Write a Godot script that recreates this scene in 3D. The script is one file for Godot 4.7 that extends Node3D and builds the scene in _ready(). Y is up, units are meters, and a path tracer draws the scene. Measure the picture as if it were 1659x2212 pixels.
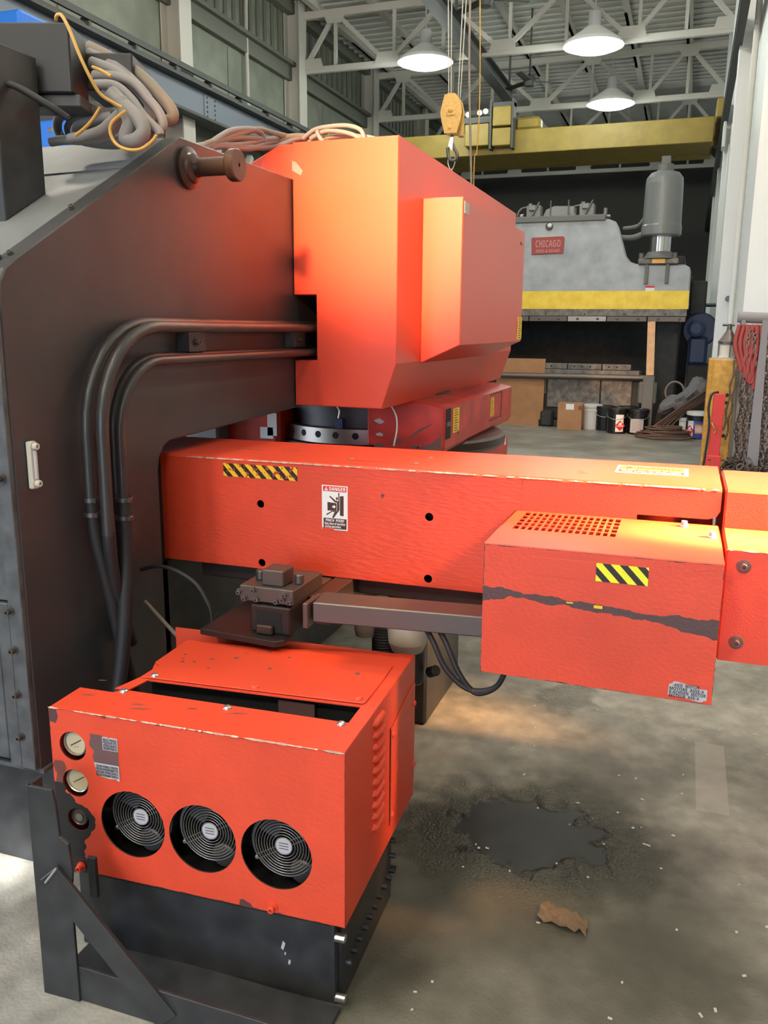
extends Node3D

# ------------------------------------------------------------------ mesh builder
class MB:
	var v := PackedVector3Array()
	var n := PackedVector3Array()
	var t := PackedVector2Array()
	func tri(a: Vector3, b: Vector3, c: Vector3, na: Vector3, nb: Vector3, nc: Vector3, ua := Vector2(), ub := Vector2(), uc := Vector2()) -> void:
		if (b - a).cross(c - a).dot(na + nb + nc) > 0.0:
			v.append_array([a, c, b]); n.append_array([na, nc, nb]); t.append_array([ua, uc, ub])
		else:
			v.append_array([a, b, c]); n.append_array([na, nb, nc]); t.append_array([ua, ub, uc])
	# corners counter-clockwise seen from outside
	func quad(a: Vector3, b: Vector3, c: Vector3, d: Vector3, ua := Vector2(0, 1), ub := Vector2(1, 1), uc := Vector2(1, 0), ud := Vector2(0, 0)) -> void:
		var m := (c - a).cross(d - b).normalized()
		tri(a, b, c, m, m, m, ua, ub, uc)
		tri(a, c, d, m, m, m, ua, uc, ud)
	func box(c: Vector3, s: Vector3, bev := 0.0, r := Basis()) -> void:
		var h := s * 0.5
		bev = minf(bev, minf(h.x, minf(h.y, h.z)) * 0.9)
		var ax: Array[Vector3] = [Vector3.RIGHT, Vector3.UP, Vector3.BACK]
		for i in 3:
			for sg in [-1.0, 1.0]:
				var w: Vector3 = ax[i] * float(sg)
				var p := ax[(i + 1) % 3]
				var q := ax[(i + 2) % 3]
				var hp := h.dot(p) - bev
				var hq := h.dot(q) - bev
				var o := c + r * (w * h.dot(ax[i]))
				var P := r * (p * hp)
				var Q := r * (q * hq)
				var N := r * w
				var k := [o - P - Q, o + P - Q, o + P + Q, o - P + Q]
				tri(k[0], k[1], k[2], N, N, N, Vector2(0, 1), Vector2(1, 1), Vector2(1, 0))
				tri(k[0], k[2], k[3], N, N, N, Vector2(0, 1), Vector2(1, 0), Vector2(0, 0))
		if bev <= 0.0:
			return
		for i in 3:
			var e := ax[i]
			var p := ax[(i + 1) % 3]
			var q := ax[(i + 2) % 3]
			for s1 in [-1.0, 1.0]:
				for s2 in [-1.0, 1.0]:
					var E := r * (e * (h.dot(e) - bev))
					var A := c + r * (p * float(s1) * h.dot(p) + q * float(s2) * (h.dot(q) - bev))
					var B := c + r * (p * float(s1) * (h.dot(p) - bev) + q * float(s2) * h.dot(q))
					var N := (r * (p * float(s1) + q * float(s2))).normalized()
					tri(A - E, A + E, B + E, N, N, N)
					tri(A - E, B + E, B - E, N, N, N)
		for sx in [-1.0, 1.0]:
			for sy in [-1.0, 1.0]:
				for sz in [-1.0, 1.0]:
					var g := Vector3(sx, sy, sz)
					var N := (r * g).normalized()
					tri(c + r * (g * Vector3(h.x, h.y - bev, h.z - bev)), c + r * (g * Vector3(h.x - bev, h.y, h.z - bev)), c + r * (g * Vector3(h.x - bev, h.y - bev, h.z)), N, N, N)
	# min/max corner box
	func bb(a: Vector3, b: Vector3, bev := 0.0) -> void:
		box((a + b) * 0.5, (b - a).abs(), bev)
	# polygon in the plane o + ux*x + uy*y, pushed along d
	func prism(poly: PackedVector2Array, o: Vector3, ux: Vector3, uy: Vector3, d: Vector3, bev := 0.0, uvs := 1.0) -> void:
		if Geometry2D.is_polygon_clockwise(poly) == false:
			poly = poly.duplicate(); poly.reverse()
		# is_polygon_clockwise is meant for y down, so this order is counter-clockwise for y up
		var area := 0.0
		for i in poly.size():
			area += poly[i].cross(poly[(i + 1) % poly.size()])
		if area < 0.0:
			poly.reverse()
		var dn := d.normalized()
		var k := poly.size()
		var ins := PackedVector2Array()
		for i in k:
			var a := (poly[i] - poly[(i + k - 1) % k]).normalized()
			var b := (poly[(i + 1) % k] - poly[i]).normalized()
			var na := Vector2(-a.y, a.x)
			var nb := Vector2(-b.y, b.x)
			var m := (na + nb)
			var den := maxf(0.35, 1.0 + na.dot(nb))
			ins.append(poly[i] + m / den * bev)
		var ix := Geometry2D.triangulate_polygon(ins)
		for side in 2:
			var off := d if side == 1 else Vector3.ZERO
			var N := dn if side == 1 else -dn
			for i in range(0, ix.size(), 3):
				var w: Array[Vector3] = []
				var u: Array[Vector2] = []
				for j in 3:
					var q := ins[ix[i + j]]
					w.append(o + off + ux * q.x + uy * q.y)
					u.append(Vector2(q.x, -q.y) * uvs)
				tri(w[0], w[1], w[2], N, N, N, u[0], u[1], u[2])
		var bd := dn * bev
		for i in k:
			var a := poly[i]
			var b := poly[(i + 1) % k]
			var A := o + ux * a.x + uy * a.y
			var B := o + ux * b.x + uy * b.y
			var N := ux * (b.y - a.y) - uy * (b.x - a.x)
			N = N.normalized()
			tri(A + bd, B + bd, B + d - bd, N, N, N)
			tri(A + bd, B + d - bd, A + d - bd, N, N, N)
			if bev > 0.0:
				var a2 := ins[i]
				var b2 := ins[(i + 1) % k]
				var A2 := o + ux * a2.x + uy * a2.y
				var B2 := o + ux * b2.x + uy * b2.y
				var N1 := (N - dn).normalized()
				var N2 := (N + dn).normalized()
				tri(A + bd, B + bd, B2, N1, N1, N1); tri(A + bd, B2, A2, N1, N1, N1)
				tri(A + d - bd, B + d - bd, B2 + d, N2, N2, N2); tri(A + d - bd, B2 + d, A2 + d, N2, N2, N2)
	func tube(p: Array, r: float, seg := 8, closed := false) -> void:
		var k := p.size()
		var tang: Array[Vector3] = []
		for i in k:
			var a: Vector3 = p[(i + k - 1) % k] if closed or i > 0 else p[0]
			var b: Vector3 = p[(i + 1) % k] if closed or i < k - 1 else p[k - 1]
			tang.append((b - a).normalized())
		var nn := tang[0].cross(Vector3.UP)
		if nn.length() < 0.05:
			nn = tang[0].cross(Vector3.RIGHT)
		nn = nn.normalized()
		var rings: Array = []
		for i in k:
			nn = (nn - tang[i] * nn.dot(tang[i])).normalized()
			var bn := tang[i].cross(nn)
			var ring: Array[Vector3] = []
			for j in seg:
				var f := TAU * j / seg
				ring.append(nn * cos(f) + bn * sin(f))
			rings.append(ring)
		for i in (k if closed else k - 1):
			var i2 := (i + 1) % k
			var P: Vector3 = p[i]
			var Q: Vector3 = p[i2]
			for j in seg:
				var j2 := (j + 1) % seg
				var a: Vector3 = rings[i][j]
				var b: Vector3 = rings[i][j2]
				var c: Vector3 = rings[i2][j2]
				var e: Vector3 = rings[i2][j]
				tri(P + a * r, P + b * r, Q + c * r, a, b, c)
				tri(P + a * r, Q + c * r, Q + e * r, a, c, e)
		if not closed:
			for w in [0, k - 1]:
				var N: Vector3 = tang[w] * (-1.0 if w == 0 else 1.0)
				var P: Vector3 = p[w]
				for j in seg:
					var a: Vector3 = rings[w][j]
					var b: Vector3 = rings[w][(j + 1) % seg]
					tri(P, P + a * r, P + b * r, N, N, N)
	# profile: [radius, height] pairs along the axis of x.basis.y
	func lathe(prof: Array, x: Transform3D, seg := 20) -> void:
		for i in prof.size() - 1:
			var r0: float = prof[i][0]
			var h0: float = prof[i][1]
			var r1: float = prof[i + 1][0]
			var h1: float = prof[i + 1][1]
			var sl := Vector2(h1 - h0, r0 - r1).normalized()
			for j in seg:
				var f0 := TAU * j / seg
				var f1 := TAU * (j + 1) / seg
				var d0 := Vector3(cos(f0), 0, sin(f0))
				var d1 := Vector3(cos(f1), 0, sin(f1))
				var n0 := x.basis * (d0 * sl.x + Vector3.UP * sl.y)
				var n1 := x.basis * (d1 * sl.x + Vector3.UP * sl.y)
				var a := x * (d0 * r0 + Vector3.UP * h0)
				var b := x * (d1 * r0 + Vector3.UP * h0)
				var c := x * (d1 * r1 + Vector3.UP * h1)
				var e := x * (d0 * r1 + Vector3.UP * h1)
				var u0 := Vector2(float(j) / seg, 1.0 - float(i) / (prof.size() - 1))
				var u1 := Vector2(float(j + 1) / seg, 1.0 - float(i + 1) / (prof.size() - 1))
				if r0 > 0.0:
					tri(a, b, c, n0, n1, n1, u0, Vector2(u1.x, u0.y), u1)
				if r1 > 0.0:
					tri(a, c, e, n0, n1, n0, u0, u1, Vector2(u0.x, u1.y))
	func cyl(a: Vector3, b: Vector3, r: float, seg := 14, bev := 0.0) -> void:
		var L := a.distance_to(b)
		if bev > 0.0:
			lathe([[0.0, 0.0], [r - bev, 0.0], [r, bev], [r, L - bev], [r - bev, L], [0.0, L]], along(a, b), seg)
		else:
			lathe([[0.0, 0.0], [r, 0.0], [r, L], [0.0, L]], along(a, b), seg)
	static func along(a: Vector3, b: Vector3) -> Transform3D:
		var y := (b - a).normalized()
		var x := y.cross(Vector3.BACK)
		if x.length() < 0.05:
			x = y.cross(Vector3.RIGHT)
		x = x.normalized()
		return Transform3D(Basis(x, y, x.cross(y)), a)
	# square section bar between two points
	func bar(a: Vector3, b: Vector3, w: float, h: float, bev := 0.0) -> void:
		var X := along(a, b)
		box((a + b) * 0.5, Vector3(w, a.distance_to(b), h), bev, X.basis)
	func mesh(shift: Vector3) -> ArrayMesh:
		var w := v.duplicate()
		for i in w.size():
			w[i] -= shift
		var arr := []
		arr.resize(Mesh.ARRAY_MAX)
		arr[Mesh.ARRAY_VERTEX] = w
		arr[Mesh.ARRAY_NORMAL] = n
		arr[Mesh.ARRAY_TEX_UV] = t
		var m := ArrayMesh.new()
		m.add_surface_from_arrays(Mesh.PRIMITIVE_TRIANGLES, arr)
		return m
	func centre() -> Vector3:
		var b := AABB(v[0], Vector3.ZERO)
		for q in v:
			b = b.expand(q)
		return b.get_center()

var used := {}
var org := {}          # where a thing's own axes start, in the coordinates its shapes are written in
var M := {}

func numbered(called: String) -> String:
	var k: int = used.get(called, 0)
	used[called] = k + 1
	return called if k == 0 else "%s_%03d" % [called, k]

func tag(o: Node3D, label: String, category := "", group := "", kind := "") -> Node3D:
	if label: o.set_meta("label", label)
	if category: o.set_meta("category", category)
	if group: o.set_meta("group", group)
	if kind: o.set_meta("kind", kind)
	return o

func thing(called: String, label: String, category: String, at: Vector3, group := "", turn := 0.0) -> Node3D:
	var o := Node3D.new()
	o.name = numbered(called)
	o.position = at
	o.rotation.y = turn
	add_child(o)
	org[o] = at if turn == 0.0 else Vector3.ZERO
	tag(o, label, category, group)
	return o

func obj(called: String, mb: MB, mat: Material, parent: Node3D = null, label := "") -> MeshInstance3D:
	var o := MeshInstance3D.new()
	var c := mb.centre()
	o.mesh = mb.mesh(c)
	o.material_override = mat
	o.cast_shadow = GeometryInstance3D.SHADOW_CASTING_SETTING_ON
	if parent == null:
		o.name = numbered(called)
		o.position = c
		add_child(o)
	else:
		o.name = called
		o.position = c - (org[parent] as Vector3)
		parent.add_child(o, true)
	org[o] = c
	if label:
		o.set_meta("label", label)
	return o

func struct(called: String, mb: MB, mat: Material, label := "") -> MeshInstance3D:
	var o := obj(called, mb, mat)
	tag(o, label, "", "", "structure")
	return o

func dup(o: Node3D, base: String, shift: Vector3, label: String, group := "", turn := 0.0) -> Node3D:
	var c: Node3D = o.duplicate()
	c.name = numbered(base)
	add_child(c)
	c.position = o.position + shift
	c.rotation.y = o.rotation.y + turn
	c.set_meta("label", label)
	if group: c.set_meta("group", group)
	return c

func V(x: float, y: float, z: float) -> Vector3:
	return Vector3(x, y, z)

func bx(a: Vector3, b: Vector3, bev := 0.0) -> MB:
	var m := MB.new()
	m.bb(a, b, bev)
	return m

func smooth(p: Array, per := 6, closed := false) -> Array:
	var out := []
	var k := p.size()
	for i in (k if closed else k - 1):
		var a: Vector3 = p[(i + k - 1) % k] if closed or i > 0 else p[0]
		var b: Vector3 = p[i]
		var c: Vector3 = p[(i + 1) % k]
		var d: Vector3 = p[(i + 2) % k] if closed or i < k - 2 else p[k - 1]
		for j in per:
			out.append(b.cubic_interpolate(c, a, d, float(j) / per))
	if not closed:
		out.append(p[k - 1])
	return out

func tb(p: Array, r: float, seg := 8, per := 6) -> MB:
	var m := MB.new()
	m.tube(smooth(p, per) if per > 1 else p, r, seg)
	return m

func pts(a: Array) -> Array:
	var o := []
	for i in range(0, a.size(), 3):
		o.append(Vector3(a[i], a[i + 1], a[i + 2]))
	return o

func P2(a: Array) -> PackedVector2Array:
	var o := PackedVector2Array()
	for i in range(0, a.size(), 2):
		o.append(Vector2(a[i], a[i + 1]))
	return o

func rod(a: Vector3, b: Vector3, r: float, seg := 14, bev := 0.0) -> MB:
	var m := MB.new()
	m.cyl(a, b, r, seg, bev)
	return m

# socket head screw pointing along d
func screw(at: Vector3, d: Vector3, r: float, h: float) -> MB:
	var m := MB.new()
	m.lathe([[0.0, 0.0], [r * 1.5, 0.0], [r * 1.5, h * 0.2], [r, h * 0.2], [r, h * 0.9], [r * 0.9, h], [r * 0.5, h], [r * 0.45, h * 0.55], [0.0, h * 0.55]], MB.along(at, at + d), 12)
	return m

func dome(at: Vector3, d: Vector3, r: float, h: float) -> MB:
	var m := MB.new()
	m.lathe([[0.0, 0.0], [r, 0.0], [r * 0.93, h * 0.45], [r * 0.65, h * 0.85], [r * 0.2, h], [r * 0.15, h * 0.7], [0.0, h * 0.7]], MB.along(at, at + d), 12)
	return m

func text(called: String, s: String, size: float, at: Vector3, b: Basis, mat: Material, parent: Node3D, bold := true, width := 0.0) -> void:
	var tm := TextMesh.new()
	var f := SystemFont.new()
	f.font_names = PackedStringArray(["Droid Sans"])
	f.font_weight = 700 if bold else 400
	tm.font = f
	tm.text = s
	tm.font_size = 64
	tm.pixel_size = size / 46.0
	tm.depth = 0.0006
	tm.curve_step = 4.0
	tm.material = mat
	var o := MeshInstance3D.new()
	o.mesh = tm
	o.name = called
	if width > 0.0:
		var w := tm.get_aabb().size.x
		if w > 0.0:
			b = b * Basis.from_scale(Vector3(width / w, 1, 1))
	o.transform = Transform3D(b, at - (org[parent] as Vector3))
	parent.add_child(o, true)

# ------------------------------------------------------------------ materials
func mat(key: String, c: Color, rough := 0.5, metal := 0.0, spec := 0.5) -> StandardMaterial3D:
	var m := StandardMaterial3D.new()
	m.resource_name = key
	m.albedo_color = c
	m.roughness = rough
	m.metallic = metal
	m.metallic_specular = spec
	M[key] = m
	return m

func noise_tex(seed_: int, freq: float, lo: Color, hi: Color, size := 256, oct := 4) -> NoiseTexture2D:
	var nt := NoiseTexture2D.new()
	nt.width = size
	nt.height = size
	nt.seamless = true
	var fn := FastNoiseLite.new()
	fn.seed = seed_
	fn.frequency = freq
	fn.fractal_octaves = oct
	nt.noise = fn
	var g := Gradient.new()
	g.set_color(0, lo)
	g.set_color(1, hi)
	nt.color_ramp = g
	return nt

func bump_tex(seed_: int, freq: float, strength: float, size := 256) -> NoiseTexture2D:
	var nt := NoiseTexture2D.new()
	nt.width = size
	nt.height = size
	nt.seamless = true
	nt.as_normal_map = true
	nt.bump_strength = strength
	var fn := FastNoiseLite.new()
	fn.seed = seed_
	fn.frequency = freq
	fn.fractal_octaves = 2
	nt.noise = fn
	return nt

func tri_world(m: StandardMaterial3D, scale: float) -> StandardMaterial3D:
	m.uv1_triplanar = true
	m.uv1_world_triplanar = true
	m.uv1_scale = Vector3.ONE * scale
	return m

func mottled(key: String, lo: Color, hi: Color, rough: float, scale: float, metal := 0.0, seed_ := 1, freq := 0.02) -> StandardMaterial3D:
	var m := mat(key, Color.WHITE, rough, metal)
	m.albedo_texture = noise_tex(seed_, freq, lo, hi)
	return tri_world(m, scale)

func materials() -> void:
	var peel := bump_tex(3, 0.09, 3.0)
	var r := mat("red_paint", Color(0.86, 0.285, 0.175), 0.42)
	r.normal_enabled = true
	r.normal_texture = peel
	r.normal_scale = 0.1
	tri_world(r, 5.0)
	var rs := mat("red_smooth", Color(0.86, 0.285, 0.175), 0.38)
	rs.clearcoat_enabled = true
	rs.clearcoat = 0.25
	rs.clearcoat_roughness = 0.3
	mottled("red_worn", Color(0.62, 0.16, 0.13), Color(0.84, 0.25, 0.17), 0.42, 1.4, 0.0, 9, 0.012)
	mottled("charcoal_lit", Color(0.42, 0.43, 0.43), Color(0.5, 0.51, 0.51), 0.42, 1.6, 0.0, 7, 0.015)  # charcoal made paler: light falling on the slope put into the colour
	mottled("charcoal", Color(0.215, 0.215, 0.22), Color(0.255, 0.255, 0.26), 0.42, 1.2, 0.0, 5, 0.01)
	mottled("charcoal_scuffed", Color(0.215, 0.22, 0.225), Color(0.36, 0.37, 0.375), 0.5, 2.2, 0.0, 6, 0.02)
	mottled("black_paint", Color(0.15, 0.15, 0.155), Color(0.23, 0.235, 0.24), 0.42, 2.0, 0.0, 8, 0.02)
	mat("black_pipe", Color(0.2, 0.195, 0.19), 0.38)
	mat("black_rubber", Color(0.13, 0.13, 0.135), 0.6)
	mat("grey_cable", Color(0.54, 0.525, 0.52), 0.6)
	mat("tan_cable", Color(0.52, 0.475, 0.42), 0.6)
	mat("brown_hose", Color(0.36, 0.27, 0.23), 0.7)
	mat("yellow_cord", Color(0.82, 0.64, 0.32), 0.55)
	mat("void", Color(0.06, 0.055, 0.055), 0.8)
	mat("bare_patch", Color(0.4, 0.29, 0.28), 0.6)
	mat("edge_bare_glint", Color(0.86, 0.76, 0.68), 0.4)  # bare edge, paled further to carry the edge highlight
	mat("rail_dark", Color(0.17, 0.14, 0.13), 0.4, 0.3)
	mat("box_grey", Color(0.16, 0.16, 0.16), 0.5)
	mat("steel", Color(0.62, 0.6, 0.58), 0.32, 0.9)
	mat("dark_steel", Color(0.4, 0.37, 0.35), 0.42, 0.75)
	mat("oily_steel", Color(0.27, 0.22, 0.2), 0.35, 0.5)
	mat("chrome", Color(0.82, 0.82, 0.82), 0.15, 1.0)
	mat("zinc", Color(0.75, 0.74, 0.72), 0.3, 0.9)
	mat("white_paint", Color(0.86, 0.86, 0.84), 0.55)
	mat("off_white", Color(0.8, 0.78, 0.72), 0.6)
	mat("cream_dial", Color(0.78, 0.73, 0.6), 0.5)
	mat("label_grey", Color(0.72, 0.71, 0.72), 0.5)
	mat("label_white", Color(0.93, 0.93, 0.92), 0.45)
	mat("ink_black", Color(0.1, 0.09, 0.09), 0.5)
	mat("ink_brown", Color(0.3, 0.17, 0.13), 0.5)
	mat("ink_red", Color(0.84, 0.14, 0.12), 0.5)
	mat("hazard_yellow", Color(0.95, 0.78, 0.12), 0.45)
	mat("hazard_lime", Color(0.93, 0.92, 0.16), 0.45)
	mat("brass", Color(0.72, 0.56, 0.3), 0.4, 0.8)
	mottled("crane_yellow", Color(0.52, 0.44, 0.17), Color(0.6, 0.51, 0.2), 0.5, 0.6, 0.0, 12)
	mottled("hook_yellow", Color(0.8, 0.62, 0.33), Color(0.9, 0.73, 0.42), 0.55, 4.0, 0.0, 13)
	mottled("guard_yellow", Color(0.93, 0.77, 0.25), Color(1.0, 0.88, 0.33), 0.5, 1.0, 0.0, 14)
	mottled("timber_yellow", Color(0.68, 0.5, 0.2), Color(0.87, 0.66, 0.3), 0.6, 1.6, 0.0, 15)
	mottled("brake_grey", Color(0.58, 0.6, 0.62), Color(0.7, 0.72, 0.74), 0.42, 0.6, 0.0, 16)
	mat("brake_dark", Color(0.4, 0.4, 0.39), 0.5)
	mat("cylinder_grey", Color(0.46, 0.47, 0.47), 0.3)
	mottled("bed_steel", Color(0.33, 0.31, 0.29), Color(0.55, 0.53, 0.5), 0.5, 1.5, 0.3, 17)
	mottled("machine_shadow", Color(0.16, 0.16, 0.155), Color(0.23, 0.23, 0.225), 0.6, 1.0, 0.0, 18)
	mottled("cardboard", Color(0.66, 0.48, 0.34), Color(0.71, 0.53, 0.38), 0.8, 0.8, 0.0, 19)
	mat("bucket_white", Color(0.85, 0.84, 0.82), 0.4)
	mat("pail_black", Color(0.07, 0.075, 0.085), 0.3)
	mat("pail_blue", Color(0.2, 0.25, 0.6), 0.4)
	mat("pail_orange", Color(0.92, 0.6, 0.18), 0.4)
	mottled("pine", Color(0.8, 0.6, 0.44), Color(0.9, 0.71, 0.54), 0.7, 2.0, 0.0, 20)
	mat("motor_blue", Color(0.2, 0.26, 0.4), 0.45)
	mat("tarp_grey", Color(0.42, 0.41, 0.41), 0.8)
	mat("sky_blue", Color(0.12, 0.45, 0.86), 0.5)
	mat("plaque_red", Color(0.6, 0.22, 0.22), 0.45)
	mat("plaque_letter", Color(0.74, 0.5, 0.48), 0.4)
	mat("post_red", Color(0.82, 0.22, 0.2), 0.5)
	mat("chain_brown", Color(0.52, 0.46, 0.43), 0.55, 0.3)
	mat("chain_dark", Color(0.4, 0.37, 0.35), 0.5, 0.4)
	mat("sling_red", Color(0.6, 0.24, 0.22), 0.6)
	mat("strap_grey", Color(0.55, 0.53, 0.54), 0.8)
	mat("truss_paint", Color(0.72, 0.71, 0.68), 0.6)
	mat("beam_dark", Color(0.27, 0.28, 0.27), 0.6)
	mat("girder_grey", Color(0.42, 0.45, 0.5), 0.55)
	mat("wall_siding", Color(0.4, 0.41, 0.37), 0.6)
	mottled("wall_sheet", Color(0.42, 0.435, 0.39), Color(0.53, 0.55, 0.5), 0.6, 0.35, 0.0, 21, 0.012)
	mottled("deck", Color(0.75, 0.75, 0.73), Color(0.82, 0.82, 0.8), 0.65, 0.4, 0.0, 22)
	mat("wall_white", Color(0.88, 0.89, 0.89), 0.5)
	mat("wall_dark", Color(0.36, 0.36, 0.35), 0.8)
	var lamp := mat("lamp_glow", Color(1, 1, 1), 0.4)
	lamp.emission_enabled = true
	lamp.emission = Color(0.93, 1.0, 0.98)
	lamp.emission_energy_multiplier = 7.0
	var gl := mat("glass", Color(0.9, 0.95, 0.95, 0.12), 0.05)
	gl.transparency = BaseMaterial3D.TRANSPARENCY_ALPHA
	var fl := mat("concrete_far", Color.WHITE, 0.5)
	fl.albedo_texture = noise_tex(31, 0.012, Color(0.42, 0.41, 0.385), Color(0.6, 0.59, 0.555), 512, 5)
	tri_world(fl, 0.25)

# ------------------------------------------------------------------ textures computed here
func floor_patch() -> StandardMaterial3D:
	# 4.2 m by 6 m of oily concrete beside the machine: colour, gloss and fine relief
	var w := 1050
	var h := 1500
	var im := Image.create(w, h, false, Image.FORMAT_RGB8)
	var ro := Image.create(w, h, false, Image.FORMAT_L8)
	var hg := Image.create(w, h, false, Image.FORMAT_RGB8)
	var a := FastNoiseLite.new(); a.seed = 41; a.frequency = 0.004; a.fractal_octaves = 5
	var b := FastNoiseLite.new(); b.seed = 42; b.frequency = 0.035; b.fractal_octaves = 3
	var c := FastNoiseLite.new(); c.seed = 43; c.frequency = 0.42; c.fractal_octaves = 2
	var dry := Color(0.56, 0.55, 0.51)
	var oil := Color(0.25, 0.25, 0.21)  # oil tone, also used for the painted shade
	for y in h:
		for x in w:
			var X := -3.0 + 4.2 * x / w
			var Z := -6.0 + 6.0 * y / h
			var n1 := a.get_noise_2d(x, y)
			var n2 := b.get_noise_2d(x, y)
			var n3 := c.get_noise_2d(x, y)
			var col := dry * (1.0 + 0.28 * n1 + 0.16 * n2 + 0.05 * n3)
			# dried oil round the leak, the wet middle, and shade painted beside the unit
			var q := Vector2((X + 0.36) / 0.25, (Z + 2.33) / 0.2)
			var d := q.length() + 0.35 * n2 + 0.25 * n1
			var damp := clampf(1.9 - d, 0.0, 1.0)
			var wet := clampf((1.0 - d) * 6.0, 0.0, 1.0)
			var far := clampf(1.0 - Vector2((X + 0.47) / 0.9, (Z + 1.98) / 1.0).length() - 0.5 * n1, 0.0, 1.0)  # shade of the beam and motor cover painted into the floor colour
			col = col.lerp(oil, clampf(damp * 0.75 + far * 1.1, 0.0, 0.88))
			col = col.lerp(Color(0.1, 0.098, 0.075), wet * 0.92)
			var q2 := Vector2((X + 0.36) / 0.13, (Z + 3.36) / 0.17)
			var wet2 := clampf((1.0 - q2.length() - 0.5 * n2) * 3.0, 0.0, 1.0)
			col = col.lerp(Color(0.42, 0.41, 0.38), wet2 * 0.5)
			# a paler rectangle
			if X > 0.14 and X < 0.24 and Z < -2.64 and Z > -3.13:
				col = col.lerp(Color(0.68, 0.66, 0.62), 0.55)
			im.set_pixel(x, y, col)
			var rr := 0.58 - 0.2 * damp + 0.06 * wet - 0.22 * wet2 + 0.06 * n2
			ro.set_pixel(x, y, Color(rr, rr, rr))
			var bump := (0.5 + 0.5 * n3) * (0.15 + 0.85 * clampf(damp * 1.3 + wet2, 0.0, 1.0)) * (1.0 - wet) + 0.1 * n2 * (1.0 - wet) + 0.3
			hg.set_pixel(x, y, Color(bump, bump, bump))
	hg.bump_map_to_normal_map(4.5)
	var m := mat("concrete_near", Color.WHITE, 1.0)
	m.albedo_texture = ImageTexture.create_from_image(im)
	m.roughness_texture = ImageTexture.create_from_image(ro)
	m.metallic_specular = 0.32
	m.roughness_texture_channel = BaseMaterial3D.TEXTURE_CHANNEL_RED
	m.normal_enabled = true
	m.normal_texture = ImageTexture.create_from_image(hg)
	m.normal_scale = 0.6
	return m

# painted steel sheet with chips along its edges; extra(x, y, n) in metres gives 0..1 of bare metal
func worn_sheet(key: String, w: float, h: float, ppm: float, seed_: int, chip: float, extra: Callable) -> StandardMaterial3D:
	var W := int(w * ppm)
	var H := int(h * ppm)
	var im := Image.create(W, H, false, Image.FORMAT_RGB8)
	var a := FastNoiseLite.new(); a.seed = seed_; a.frequency = 0.03 * 700.0 / ppm; a.fractal_octaves = 4
	var b := FastNoiseLite.new(); b.seed = seed_ + 1; b.frequency = 0.006 * 700.0 / ppm; b.fractal_octaves = 3
	var base := Color(0.86, 0.285, 0.175)
	var bare := Color(0.33, 0.225, 0.215)
	for y in H:
		for x in W:
			var X := w * x / W
			var Y := h - h * y / H
			var n1 := a.get_noise_2d(x, y)
			var n2 := b.get_noise_2d(x, y)
			var col := base * (1.0 + 0.05 * n2 + 0.012 * n1)
			var e := minf(minf(X, w - X), minf(Y, h - Y))
			var k := 0.0
			if e < chip * (0.25 + 1.6 * maxf(0.0, n1 + 0.6 * n2)):
				k = 1.0
			if n1 + n2 * 0.7 > 1.02:
				k = 1.0
			k = maxf(k, extra.call(X, Y, n1))
			col = col.lerp(bare if k <= 1.0 else Color(0.12, 0.115, 0.115), clampf(k, 0.0, 1.0))
			im.set_pixel(x, y, col)
	var m := mat(key, Color.WHITE, 0.42)
	m.albedo_texture = ImageTexture.create_from_image(im)
	m.normal_enabled = true
	m.normal_texture = bump_tex(seed_, 0.12, 3.0)
	m.normal_scale = 0.08
	return m

func stripes(key: String, w: float, h: float, pitch: float, yellow: Color, wear: float, seed_: int) -> StandardMaterial3D:
	var W := 384
	var H := int(384 * h / w)
	var im := Image.create(W, H, false, Image.FORMAT_RGB8)
	var a := FastNoiseLite.new(); a.seed = seed_; a.frequency = 0.03; a.fractal_octaves = 4
	for y in H:
		for x in W:
			var X := w * x / W
			var Y := h - h * y / H
			var f := fposmod(X + Y * 0.95 + pitch * 0.1, pitch) / pitch
			var c := yellow if f < 0.52 else Color(0.16, 0.09, 0.06)
			if a.get_noise_2d(x, y) > wear:
				c = Color(0.7, 0.24, 0.16)
			im.set_pixel(x, y, c)
	var m := mat(key, Color.WHITE, 0.45)
	m.albedo_texture = ImageTexture.create_from_image(im)
	return m

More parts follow.
